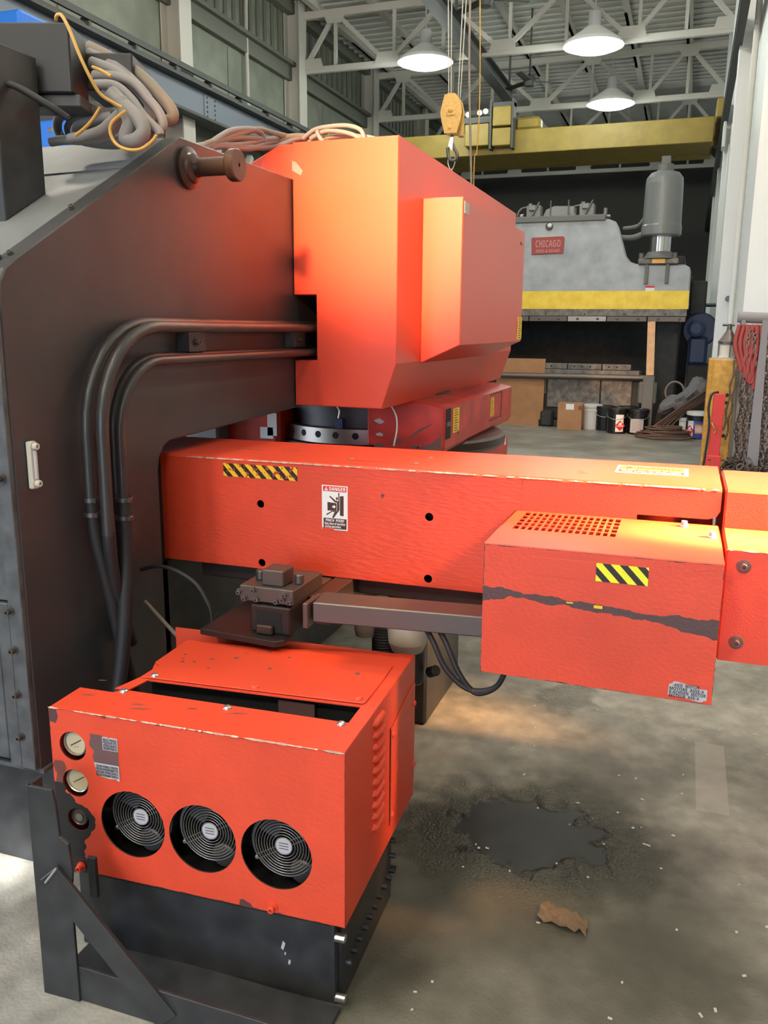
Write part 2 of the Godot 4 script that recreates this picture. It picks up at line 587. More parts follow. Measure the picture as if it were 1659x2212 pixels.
# sheet with round holes. holes: [cx, cy, r]; cols: [[x0, x1, [hole indices]]], front at z, going back by th
func holed(x0: float, x1: float, y0: float, y1: float, z: float, th: float, cols: Array, holes: Array) -> MB:
	var m := MB.new()
	var W := x1 - x0
	var H := y1 - y0
	var uv := func(p: Vector2) -> Vector2: return Vector2((p.x - x0) / W, 1.0 - (p.y - y0) / H)
	var rect := func(a: float, b: float, c: float, d: float) -> void:
		if b - a < 0.0005 or d - c < 0.0005: return
		m.quad(V(a, c, z), V(b, c, z), V(b, d, z), V(a, d, z), uv.call(Vector2(a, c)), uv.call(Vector2(b, c)), uv.call(Vector2(b, d)), uv.call(Vector2(a, d)))
		m.quad(V(b, c, z - th), V(a, c, z - th), V(a, d, z - th), V(b, d, z - th))
	var cx := x0
	for col in cols:
		rect.call(cx, col[0], y0, y1)
		var hw: float = (col[1] - col[0]) * 0.5
		var cy := y0
		for hi in col[2]:
			var hl: Array = holes[hi]
			rect.call(col[0], col[1], cy, hl[1] - hw)
			cy = hl[1] + hw
			var c := Vector2((col[0] + col[1]) * 0.5, hl[1])
			var r: float = hl[2]
			var seg := 40
			for j in seg:
				var f0 := TAU * j / seg
				var f1 := TAU * (j + 1) / seg
				var d0 := Vector2(cos(f0), sin(f0))
				var d1 := Vector2(cos(f1), sin(f1))
				var s0 := d0 * (hw / maxf(absf(d0.x), absf(d0.y)))
				var s1 := d1 * (hw / maxf(absf(d1.x), absf(d1.y)))
				var A := c + d0 * r
				var B := c + s0
				var C := c + s1
				var D := c + d1 * r
				var F := Vector3.BACK
				m.tri(V(A.x, A.y, z), V(B.x, B.y, z), V(C.x, C.y, z), F, F, F, uv.call(A), uv.call(B), uv.call(C))
				m.tri(V(A.x, A.y, z), V(C.x, C.y, z), V(D.x, D.y, z), F, F, F, uv.call(A), uv.call(C), uv.call(D))
				m.tri(V(A.x, A.y, z - th), V(B.x, B.y, z - th), V(C.x, C.y, z - th), -F, -F, -F)
				m.tri(V(A.x, A.y, z - th), V(C.x, C.y, z - th), V(D.x, D.y, z - th), -F, -F, -F)
				var i0 := V(-d0.x, -d0.y, 0)
				var i1 := V(-d1.x, -d1.y, 0)
				m.tri(V(A.x, A.y, z), V(D.x, D.y, z), V(D.x, D.y, z - th), i0, i1, i1)
				m.tri(V(A.x, A.y, z), V(D.x, D.y, z - th), V(A.x, A.y, z - th), i0, i1, i0)
		rect.call(col[0], col[1], cy, y1)
		cx = col[1]
	rect.call(cx, x1, y0, y1)
	m.bb(V(x0, y0, z - th), V(x0 + 0.0008, y1, z)); m.bb(V(x1 - 0.0008, y0, z - th), V(x1, y1, z))
	m.bb(V(x0, y0, z - th), V(x1, y0 + 0.0008, z))
	return m

const SKY := 11.0
const FAR_LAMP := 4.2
const NEAR_LAMP := 7.0
const FLOOD := 140.0
const FLOOD2 := 110.0
const SPOT := 260.0
const PATCH := 90.0
const ORD := ["first", "second", "third", "fourth", "fifth", "sixth", "seventh", "eighth", "ninth"]

# ------------------------------------------------------------------ the hall
const LEFT := -8.0
const RIGHT := 0.52
const EAST := 8.0
const BACK := -34.0
const FRONT := 8.0
const ROOF := 7.75

func highbay(x: float, z: float, label: String, warm: bool, energy: float, seen: bool) -> void:
	var y := 6.3
	var k := 1.45 if seen else 1.0  # seen lamps widened so their shape carries the bloom
	var t := thing("highbay_lamp", label, "lamp", V(x, ROOF, z), "round highbay lamps under the roof")
	var m := MB.new()
	m.lathe([[0.05, 0.32], [0.1, 0.3], [0.2, 0.2], [0.34, 0.06], [0.36, 0.0], [0.345, 0.0], [0.33, 0.05], [0.19, 0.19], [0.09, 0.28], [0.0, 0.28]], Transform3D(Basis.from_scale(V(k, 1, k)), V(x, y, z)), 24)
	obj("reflector", m, M.white_paint, t)
	var g := MB.new()
	g.lathe([[0.0, -0.1], [0.14, -0.09], [0.25, -0.055], [0.315, 0.0], [0.32, 0.03], [0.0, 0.03]], Transform3D(Basis.from_scale(V(k, 1, k)), V(x, y, z)), 24)
	obj("diffuser", g, M.lamp_glow, t)
	var s := rod(V(x, y + 0.3, z), V(x, ROOF, z), 0.012, 8)
	s.cyl(V(x, y + 0.3, z), V(x, y + 0.55, z), 0.11, 16, 0.01)
	obj("ballast_and_stem", s, M.label_grey, t)
	var l := OmniLight3D.new()
	l.name = "light"
	l.position = V(0, y - 0.16 - ROOF, 0)
	l.light_color = Color(1.0, 0.95, 0.87) if warm else Color(0.97, 1.0, 0.97)
	l.light_energy = energy
	l.light_size = 0.3
	l.omni_range = 40.0
	l.omni_attenuation = 2.0
	l.shadow_enabled = true
	t.add_child(l)

func setting() -> void:
	var cam := Camera3D.new()
	cam.name = "camera"
	cam.position = V(0, 1.5, 0)
	cam.rotation_degrees = V(-12.3, 19.3, 0.44)
	cam.fov = 62.295
	cam.keep_aspect = Camera3D.KEEP_HEIGHT
	cam.near = 0.05
	cam.far = 200.0
	add_child(cam)
	cam.current = true
	var we := WorldEnvironment.new()
	we.name = "surroundings"
	var e := Environment.new()
	e.background_mode = Environment.BG_SKY
	var sk := Sky.new()
	var sm := ProceduralSkyMaterial.new()
	sm.sky_top_color = Color(0.62, 0.74, 0.93)
	sm.sky_horizon_color = Color(0.9, 0.94, 1.0)
	sm.ground_horizon_color = Color(0.6, 0.6, 0.58)
	sm.ground_bottom_color = Color(0.42, 0.41, 0.39)
	sk.sky_material = sm
	e.sky = sk
	e.background_energy_multiplier = SKY
	e.tonemap_mode = Environment.TONE_MAPPER_LINEAR
	e.tonemap_exposure = 1.0
	e.sdfgi_enabled = true
	e.ssao_enabled = true
	e.ssil_enabled = true
	we.environment = e
	add_child(we)
	# lamps: one row per bay, as far as the unlit end of the hall
	var HB := [
		[-5.0, -16.4, "bright white highbay lamp between the trusses, above the hook block", false, 1.0],
		[-1.95, -16.4, "largest bright highbay lamp near the roof, above the yellow crane", false, 1.0],
		[-2.0, -20.5, "bright highbay lamp just over the top of the yellow crane girder", false, 0.6],
	]
	for h in HB:
		highbay(h[0], h[1], h[2], h[3], h[4] * FAR_LAMP, true)
	var cols := [-5.0, -1.95, 1.1, 4.2]
	var rows := [-8.2, -4.1, 0.0, 4.1]
	var power := [[0.6, 0.6, 0.8, 1.1], [0.6, 0.6, 1.0, 2.7], [1.0, 0.3, 0.3, 1.3], [0.9, 0.2, 0.1, 0.3]]
	for i in 4:
		for j in 4:
			highbay(cols[i], rows[j], "highbay lamp near the press, %s row from left wall, %s going forward" % [ORD[i], ORD[j]], true, NEAR_LAMP * float(power[i][j]), false)
	for x in [-5.0, -1.95]:
		highbay(x, -25.0, "added dim highbay lamp in the dark end of the hall, %s" % ("near the left wall" if x < -3.0 else "behind the press brake cylinder"), false, FAR_LAMP * 0.5, false)  # added lamps, raising the ambient light at the dark end
		highbay(x, -12.3, "highbay lamp just above the picture before the first truss, %s" % ("left of the monorail" if x < -3.0 else "right of the monorail"), false, FAR_LAMP, false)
	# added unseen lamps; this first one warms the right end of the carriage
	flood(V(1.4, 2.5, -2.18), V(0.02, 1.02, -2.4), 12.0, FLOOD, Color(1.0, 0.74, 0.5), "added unseen flood lamp warming the right end of the carriage")
	flood(V(-0.85, 2.9, 0.5), V(-1.1, 2.02, -3.17), 8.5, FLOOD2, Color(1.0, 0.74, 0.5), "added unseen flood lamp behind the camera, warming the head cabinet")  # made-up lamp for the warm glow on the cabinet front
	flood(V(1.2, 1.55, -2.17), V(0.13, 1.0, -2.17), 4.2, SPOT, Color(1.0, 0.9, 0.6), "added unseen spot lamp for the sun streak on the end of the carriage")  # made-up lamp in place of a low streak of sun
	flood(V(-3.2, 3.0, 0.2), V(-1.7, 0.0, -1.65), 1.9, PATCH, Color(1.0, 1.0, 1.0), "added unseen spot lamp for the sun patch on the floor left of the tank")  # made-up lamp in place of a sun patch

func flood(at: Vector3, aim: Vector3, angle: float, energy: float, col: Color, label: String) -> void:
	var t := thing("added_flood_lamp", label, "lamp", V(at.x, 0, at.z))  # each lamp built here is added for its light alone
	var d := (aim - at).normalized()
	var b := -d * 0.16
	var st := rod(V(at.x, 0.0, at.z) + V(b.x, 0, b.z), at + b, 0.025, 12)
	st.cyl(V(at.x + b.x, 0.0, at.z + b.z), V(at.x + b.x, 0.03, at.z + b.z), 0.25, 20)
	obj("stand", st, M.black_paint, t)
	var m := MB.new()
	m.lathe([[0.0, 0.2], [0.05, 0.19], [0.09, 0.1], [0.12, 0.0], [0.113, 0.0], [0.085, 0.09], [0.0, 0.1]], MB.along(at - d * 0.02, at - d), 20)
	obj("housing", m, M.black_paint, t)
	var g := MB.new()
	g.lathe([[0.0, 0.0], [0.1, 0.0], [0.1, 0.012], [0.0, 0.012]], MB.along(at - d * 0.035, at), 20)
	obj("lens", g, M.lamp_glow, t)
	var l := SpotLight3D.new()
	l.name = "light"
	l.light_color = col
	l.light_energy = energy
	l.light_size = 0.3 if angle > 10.0 else 0.1
	l.spot_angle = angle
	l.spot_angle_attenuation = 1.6
	l.spot_range = 40.0
	l.spot_attenuation = 2.0
	l.shadow_enabled = true
	t.add_child(l)
	l.look_at_from_position(at + d * 0.02, aim)

func slab(called: String, pieces: Array, m: Material, label := "") -> MeshInstance3D:
	var b := MB.new()
	for p in pieces:
		b.bb(V(p[0], p[1], p[2]), V(p[3], p[4], p[5]))
	return struct(called, b, m, label)

func hall() -> void:
	# floor: a slab with the oily stretch beside the machine let in
	slab("floor", [[LEFT - 0.3, -0.3, BACK - 0.3, EAST + 0.3, 0, -6.0], [LEFT - 0.3, -0.3, 0.0, EAST + 0.3, 0, FRONT + 0.3], [LEFT - 0.3, -0.3, -6.0, -3.0, 0, 0.0], [1.2, -0.3, -6.0, EAST + 0.3, 0, 0.0]], M.concrete_far, "worn grey concrete shop floor")
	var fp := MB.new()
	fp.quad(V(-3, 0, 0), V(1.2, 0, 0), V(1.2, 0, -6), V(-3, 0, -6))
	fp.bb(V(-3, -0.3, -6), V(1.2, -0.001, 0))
	struct("floor", fp, floor_patch(), "oil-stained stretch of concrete floor with painted shade and a wet dark puddle")
	slab("ceiling", [[LEFT - 0.3, ROOF, BACK - 0.3, EAST + 0.3, ROOF + 0.25, FRONT + 0.3]], M.deck, "grey corrugated roof deck")
	# left wall, with an open bay door beside the camera
	var wl := slab("wall_left", [[LEFT - 0.3, 0, BACK, LEFT, ROOF, -3.6], [LEFT - 0.3, 0, 2.0, LEFT, ROOF, FRONT], [LEFT - 0.3, 4.2, -3.6, LEFT, ROOF, 2.0]], M.wall_sheet, "pale lined side wall under ribbed siding")
	slab("wall_back", [[LEFT, 0, BACK - 0.3, RIGHT + 0.3, ROOF, BACK]], M.wall_dark, "far end wall in darkness")
	slab("wall_right", [[RIGHT, 0, BACK, RIGHT + 0.3, ROOF, -9.9]], M.wall_white, "white side wall past the yellow post")
	var wc := slab("wall_cross", [[RIGHT + 0.3, 0, -10.2, EAST, ROOF, -9.9]], M.wall_white, "bright white wall behind the hanging chains")
	slab("wall_east", [[EAST, 0, -9.9, EAST + 0.3, ROOF, FRONT]], M.wall_sheet)
	slab("wall_front", [[LEFT, 0, FRONT, -3.6, ROOF, FRONT + 0.3], [2.2, 0, FRONT, EAST, ROOF, FRONT + 0.3], [-3.6, 3.4, FRONT, 2.2, ROOF, FRONT + 0.3]], M.wall_sheet)
	# ribbed siding above, a girt between, and the lining sheets' seams
	var z := -3.8
	while z > -25.4:
		var rb := bx(V(LEFT, 6.62, z - 0.05), V(LEFT + 0.035, 7.6, z + 0.05), 0.01)
		obj("siding_rib", rb, M.wall_siding, wl)
		z -= 0.3
	var gt := bx(V(LEFT, 6.3, -34), V(LEFT + 0.12, 6.62, -3.6), 0.01)
	gt.bb(V(LEFT, 6.55, -34), V(LEFT + 0.22, 6.62, -3.6))
	obj("wall_girt", gt, M.wall_siding, wl)
	obj("eave_girt", bx(V(LEFT, 7.5, -34), V(LEFT + 0.2, ROOF, -3.6), 0.01), M.wall_siding, wl)
	for zz in [-9.4, -11.2, -13.9, -15.6, -18.2, -19.8]:
		obj("lining_sheet", bx(V(LEFT, 5.0, zz + 0.02), V(LEFT + 0.02, 6.28, zz + 1.25), 0.008), M.wall_sheet, wl)
	obj("wall_conduit", tb(pts([LEFT + 0.1, 5.2, -14.9, LEFT + 0.1, 7.1, -14.9, LEFT + 0.14, 7.3, -15.0, LEFT + 0.3, 7.5, -15.4]), 0.035, 8, 4), M.truss_paint, wl)
	for zz in [-12.45, -16.75, -21.05, -25.35]:
		var c := bx(V(LEFT + 0.02, 0, zz - 0.17), V(LEFT + 0.04, 7.7, zz + 0.17))
		c.bb(V(LEFT + 0.34, 0, zz - 0.17), V(LEFT + 0.36, 7.7, zz + 0.17))
		c.bb(V(LEFT + 0.04, 0, zz - 0.012), V(LEFT + 0.34, 7.7, zz + 0.012))
		struct("pillar", c, M.truss_paint, "pale steel wall pillar carrying a truss end").set_meta("group", "steel pillars along the left wall")
		var c2 := bx(V(RIGHT - 0.2, 0, zz - 0.1), V(RIGHT - 0.02, 7.7, zz + 0.1), 0.01)
		struct("pillar", c2, M.wall_white, "white painted pillar on the right wall").set_meta("group", "white pillars on the right wall")
	# diagonal struts under the crane girder
	for zz in [-13.2, -14.3]:
		var br := MB.new()
		br.bar(V(LEFT + 0.15, 3.2, zz + 0.5), V(-7.75, 4.5, zz - 0.35), 0.1, 0.1)
		struct("wall_brace", br, M.truss_paint, "pale diagonal brace below the left crane girder").set_meta("group", "braces below the left crane girder")
	# crane runway on the left: grey girder, black conductor bar, rail
	for side in 2:
		var gx := -7.6 if side == 0 else 0.3
		var r := Node3D.new()
		r = thing("crane_runway_beam", "grey riveted crane girder with black rail along the left wall" if side == 0 else "dark crane rail running along the top of the right wall", "crane rail", V(gx, 4.6, -19))
		var fw := 0.17 if side == 0 else 0.05
		var yl := 4.72 if side == 0 else 5.0
		var w := bx(V(gx - 0.015, yl, BACK + 0.1), V(gx + 0.015, 5.14, -4.0))
		obj("girder_web", w, M.girder_grey if side == 0 else M.beam_dark, r)
		obj("bottom_flange", bx(V(gx - fw, yl - 0.04, BACK + 0.1), V(gx + fw, yl, -4.0)), M.beam_dark, r)
		obj("top_flange", bx(V(gx - fw, 5.14, BACK + 0.1), V(gx + fw, 5.18, -4.0)), M.beam_dark, r)
		obj("rail", bx(V(gx - 0.04, 5.18, BACK + 0.1), V(gx + 0.04, 5.27, -4.0)), M.beam_dark, r)
		if side == 0:
			for zz in [-10.6, -13.0, -15.6]:
				obj("splice_plate", bx(V(gx + 0.015, 4.76, zz - 0.2), V(gx + 0.032, 5.1, zz + 0.2)), M.girder_grey, r)
				for i in 5:
					for s in [-0.12, 0.12]:
						var rv := dome(V(gx + 0.032, 4.79 + i * 0.07, zz + s), Vector3.RIGHT, 0.02, 0.014)
						obj("rivet", rv, M.beam_dark, r)
			obj("conductor_bar", bx(V(gx + 0.06, 5.3, BACK + 0.1), V(gx + 0.1, 5.38, -4.0)), M.beam_dark, r)
			var zq := -5.0
			while zq > -24.0:
				obj("conductor_bracket", bx(V(gx - 0.05, 5.2, zq), V(gx + 0.08, 5.34, zq + 0.05)), M.beam_dark, r)
				zq -= 1.0
	# roof purlins, deck ribs seen from below
	var px := -7.4
	var kp := 0
	var ceil_node: Node3D = get_node("ceiling")
	while px < 0.4:
		var pb := bx(V(px - 0.03, ROOF - 0.2, BACK), V(px + 0.03, ROOF, -3.6))
		pb.bb(V(px - 0.03, ROOF - 0.2, BACK), V(px + 0.1, ROOF - 0.17, -3.6))
		obj("purlin", pb, M.truss_paint, ceil_node)
		px += 1.15
	var zr := -13.0
	while zr > -25.0:
		obj("deck_rib", bx(V(LEFT, ROOF - 0.045, zr), V(RIGHT, ROOF, zr + 0.12), 0.015), M.deck, ceil_node)
		zr -= 0.32
	var k := 0
	var names := ["nearest pale roof truss in view, its bottom chord crossing behind the first lamp", "second pale roof truss, just above the yellow crane girder", "third roof truss, seen dimly under the yellow crane girder", "farthest roof truss in the dark end of the hall"]
	for z0 in [-16.9, -21.2, -25.5, -29.8]:
		truss(z0, names[k])
		k += 1
	# two ceiling fans and the dark monorail
	var mr := thing("monorail_beam", "dark steel monorail beam hung below the trusses", "beam", V(-4.05, 6.3, -12))
	obj("web", bx(V(-4.06, 6.3, -19.8), V(-4.04, 6.5, -4)), M.beam_dark, mr)
	obj("bottom_flange", bx(V(-4.16, 6.27, -19.8), V(-3.94, 6.3, -4)), M.beam_dark, mr)
	obj("top_flange", bx(V(-4.16, 6.5, -19.8), V(-3.94, 6.53, -4)), M.beam_dark, mr)
	for hz in [-5.0, -10.0, -15.0, -19.5]:
		obj("hanger", bx(V(-4.07, 6.53, hz - 0.02), V(-4.03, ROOF, hz + 0.02)), M.beam_dark, mr)
	fan(V(-3.4, 6.5, -14.3), "ceiling fan at the top of the picture beside the monorail")
	fan(V(-3.45, 6.4, -18.6), "ceiling fan above the yellow crane trolley")

func truss(z: float, label: String) -> void:
	var t := thing("roof_truss", label, "roof truss", V(-3.7, 6.5, z), "pale roof trusses")
	var yb := 6.5
	var ytp := 7.5
	obj("bottom_chord", bx(V(LEFT + 0.3, yb - 0.06, z - 0.05), V(RIGHT, yb + 0.06, z + 0.05), 0.01), M.truss_paint, t)
	obj("top_chord", bx(V(LEFT + 0.3, ytp - 0.07, z - 0.06), V(RIGHT, ytp + 0.07, z + 0.06), 0.01), M.truss_paint, t)
	var low := [-7.7, -5.9, -3.65, -1.35, 0.45]
	var up := [-7.0, -4.8, -2.5, -0.45]
	for i in 4:
		for e in [low[i], low[i + 1]]:
			var b := MB.new()
			b.bar(V(e, yb, z), V(up[i], ytp, z), 0.08, 0.07)
			obj("diagonal_brace", b, M.truss_paint, t)
		obj("post", bx(V(up[i] - 0.03, yb, z - 0.03), V(up[i] + 0.03, ytp, z + 0.03)), M.truss_paint, t)
	for i in 5:
		if i > 0 and i < 4:
			obj("post", bx(V(low[i] + 0.09, yb, z - 0.03), V(low[i] + 0.15, ytp, z + 0.03)), M.truss_paint, t)
		var x: float = low[i]
		var m := MB.new()
		m.prism(P2([-0.26, 0.0, 0.26, 0.0, 0.2, 0.2, -0.2, 0.2]), V(clampf(x, LEFT + 0.5, RIGHT - 0.27), yb, z + 0.05), Vector3.RIGHT, Vector3.UP, V(0, 0, 0.015))
		obj("gusset_plate", m, M.truss_paint, t)
	for x in up:
		var m := MB.new()
		m.prism(P2([-0.24, 0.0, 0.24, 0.0, 0.15, -0.2, -0.15, -0.2]), V(x, ytp, z + 0.06), Vector3.RIGHT, Vector3.UP, V(0, 0, 0.015))
		obj("gusset_plate", m, M.truss_paint, t)

func fan(c: Vector3, label: String) -> void:
	var t := thing("ceiling_fan", label, "ceiling fan", V(c.x, ROOF, c.z))
	var m := MB.new()
	m.lathe([[0.0, -0.1], [0.1, -0.09], [0.13, 0.0], [0.1, 0.1], [0.03, 0.14], [0.018, 0.16], [0.018, ROOF - c.y], [0.0, ROOF - c.y]], Transform3D(Basis(), c), 16)
	obj("motor_and_rod", m, M.beam_dark, t)
	for i in 3:
		var bs := Basis(Vector3.UP, TAU * i / 3.0 + 0.4) * Basis(Vector3.RIGHT, 0.2)
		var b := MB.new()
		b.box(c + bs * V(0.4, 0, 0), V(0.6, 0.012, 0.14), 0.004, bs)
		obj("blade", b, M.beam_dark, t)

# ------------------------------------------------------------------ cranes
func cranes() -> void:
	var t := thing("bridge_crane", "yellow overhead crane girder spanning the hall behind the press brake", "crane", V(-3.7, 4.9, -18))
	obj("girder", bx(V(-7.75, 4.93, -18.45), V(0.15, 5.38, -18.0), 0.012), M.crane_yellow, t)
	obj("girder", bx(V(-7.75, 4.93, -19.75), V(0.15, 5.38, -19.3), 0.012), M.crane_yellow, t)
	for x in [-7.6, 0.3]:
		obj("end_truck", bx(V(x - 0.14, 5.27, -20.2), V(x + 0.14, 5.6, -17.6), 0.02), M.crane_yellow, t)
	var w := bx(V(-7.6, 4.95, -19.3), V(0.1, 4.97, -18.45))
	obj("walkway", w, M.crane_yellow, t)
	var tr := bx(V(-4.56, 5.07, -18.0), V(-4.07, 5.48, -17.75), 0.015)
	obj("hoist_box", tr, M.crane_yellow, t)
	obj("hoist_box", bx(V(-4.0, 5.42, -18.0), V(-3.63, 5.78, -17.75), 0.015), M.crane_yellow, t)
	obj("hoist_box", bx(V(-4.0, 5.05, -18.0), V(-3.63, 5.38, -17.75), 0.015), M.crane_yellow, t)
	var tf := bx(V(-4.6, 5.5, -18.1), V(-4.05, 5.62, -17.8), 0.01)
	tf.bb(V(-3.62, 5.0, -18.0), V(-3.58, 5.9, -17.75)); tf.bb(V(-4.06, 5.0, -18.0), V(-4.02, 5.9, -17.75)); tf.bb(V(-4.06, 5.78, -18.0), V(-3.58, 5.86, -17.78))
	obj("trolley_frame", tf, M.beam_dark, t)
	var wl := MB.new()
	wl.bb(V(-3.6, 5.38, -18.4), V(-3.1, 5.62, -18.05), 0.05)
	obj("drum_cover", wl, M.crane_yellow, t)
	for i in 3:
		var lx: float = [-4.52, -4.28, -4.16][i]
		var lm := MB.new()
		lm.lathe([[0.0, -0.05], [0.035, -0.035], [0.05, 0.0], [0.035, 0.035], [0.0, 0.05]], Transform3D(Basis(), V(lx, 5.68 + 0.02 * i, -17.82)), 12)
		obj("work_light", lm, M.lamp_glow, t)
	# the nearer crane: out of the picture but for its ropes, block and pendant
	var t2 := thing("overhead_hoist", "yellow hoist hung from the roof just above the picture, carrying the hook block", "hoist", V(-2.5, ROOF, -9.5))
	obj("hanger", bx(V(-2.6, 5.3, -9.6), V(-2.4, ROOF, -9.4), 0.012), M.beam_dark, t2)
	obj("trolley_frame", bx(V(-2.85, 5.05, -9.75), V(-2.2, 5.3, -9.25), 0.02), M.crane_yellow, t2)
	for x in [-2.66, -2.62, -2.49, -2.45]:
		obj("wire_rope", rod(V(x * 0.6 - 1.03, 3.9, -9.5), V(x, 5.06, -9.5), 0.006, 6), M.truss_paint, t2)
	# hook block
	var c := V(-2.58, 3.73, -9.5)
	var hb := thing("hook_block", "scuffed yellow crane hook block hanging with its steel hook", "hook block", V(c.x, 3.95, c.z))
	var out := P2([-0.075, 0.2, 0.05, 0.2, 0.095, 0.13, 0.12, 0.02, 0.105, -0.07, 0.065, -0.19, -0.07, -0.19, -0.105, -0.06, -0.12, 0.02, -0.095, 0.13])
	for s in 2:
		var m := MB.new()
		m.prism(out, c + V(0.0, 0, 0.05 if s == 0 else -0.07), V(1, -0.02, 0), V(0, 1, 0), V(0, 0, 0.02), 0.004)
		obj("cheek_plate", m, M.hook_yellow, hb)
	var sv := MB.new()
	sv.cyl(c + V(0, 0.04, -0.05), c + V(0, 0.04, 0.05), 0.1, 24)
	obj("sheave", sv, M.dark_steel, hb)
	obj("side_guard", bx(c + V(0.045, -0.2, -0.14), c + V(0.1, -0.02, -0.05), 0.008), M.hook_yellow, hb)
	var pn := dome(c + V(-0.01, -0.13, 0.07), Vector3.BACK, 0.022, 0.012)
	obj("pin", pn, M.hook_yellow, hb)
	obj("pin", dome(c + V(-0.005, 0.045, 0.07), Vector3.BACK, 0.03, 0.02), M.hook_yellow, hb)
	obj("keeper_plate", bx(c + V(-0.05, -0.01, 0.07), c + V(0.05, 0.006, 0.08), 0.002), M.hook_yellow, hb)
	for s in [-0.042, 0.042]:
		obj("bolt", dome(c + V(s, 0.012, 0.07), Vector3.BACK, 0.007, 0.012), M.chrome, hb)
	obj("lug", bx(c + V(-0.06, 0.2, -0.03), c + V(0.03, 0.22, 0.03), 0.004), M.hook_yellow, hb)
	var hk := MB.new()
	hk.tube(smooth(pts([c.x, c.y - 0.19, c.z, c.x - 0.005, c.y - 0.26, c.z, c.x + 0.03, c.y - 0.33, c.z, c.x + 0.065, c.y - 0.4, c.z, c.x + 0.035, c.y - 0.45, c.z, c.x - 0.02, c.y - 0.44, c.z, c.x - 0.04, c.y - 0.38, c.z, c.x - 0.045, c.y - 0.32, c.z]), 5), 0.018, 10)
	obj("hook", hk, M.dark_steel, hb)
	var lt := MB.new()
	lt.prism(P2([-0.035, -0.3, -0.012, -0.22, 0.02, -0.22, 0.012, -0.36]), c + V(0, 0, 0.02), Vector3.RIGHT, Vector3.UP, V(0, 0, 0.004))
	obj("safety_latch", lt, M.chrome, hb)
	var sh := thing("shackle", "small steel shackle hanging from the crane hook", "shackle", V(c.x, c.y - 0.42, c.z))
	obj("bow", tb(pts([c.x - 0.035, c.y - 0.4, c.z, c.x - 0.037, c.y - 0.49, c.z, c.x, c.y - 0.55, c.z, c.x + 0.035, c.y - 0.49, c.z, c.x + 0.04, c.y - 0.4, c.z]), 0.006, 8), M.zinc, sh)
	obj("swivel", rod(V(c.x, c.y - 0.6, c.z), V(c.x, c.y - 0.54, c.z), 0.016, 10, 0.003), M.zinc, sh)
	var pc := tb(pts([-2.42, 5.25, -9.5, -2.41, 4.2, -9.5, -2.36, 3.2, -9.5, -2.33, 2.5, -9.5]), 0.012, 8)
	tag(obj("pendant_cable", pc, M.tan_cable), "tan pendant cable hanging straight beside the hook block", "cable")
	var pc2 := tb(pts([-2.34, 5.25, -9.55, -2.3, 4.0, -9.55, -2.3, 3.36, -9.5, -2.325, 3.28, -9.5, -2.32, 2.6, -9.5]), 0.007, 8)
	tag(obj("pendant_cable", pc2, M.brass), "thin yellow pendant cord right of the tan cable", "cable")
	# things on the right wall
	var eb := thing("junction_box", "small white electrical box high on the white pillar", "electrical box", V(0.4, 4.5, -16.0))
	obj("box", bx(V(0.28, 4.5, -16.6), V(0.33, 4.9, -16.2), 0.01), M.white_paint, eb)
	obj("box", bx(V(0.4, 4.52, -16.6), V(0.46, 4.86, -16.2), 0.01), M.white_paint, eb)
	obj("conduit", rod(V(0.4, 3.0, -16.3), V(0.4, 4.55, -16.3), 0.02, 8), M.white_paint, eb)
	for i in 4:
		var z: float = [-11.5, -13.4, -15.6, -19.0][i]
		tag(obj("wall_pipe", rod(V(0.47, 0.0, z), V(0.47, 7.0, z), 0.035 - 0.005 * i, 10), M.white_paint), ["white vertical wall pipe nearest the bright corner", "second white vertical pipe past the bright corner", "third white vertical pipe on the right wall", "white vertical pipe farthest along the right wall"][i], "pipe", "white pipes on the right wall")
	tag(obj("wall_pipe", tb(pts([0.44, 1.9, -12.0, 0.44, 1.9, -15.0, 0.2, 1.9, -15.45, -0.3, 1.9, -15.45]), 0.03, 8, 3), M.girder_grey), "grey horizontal pipe running behind the press brake ram", "pipe")

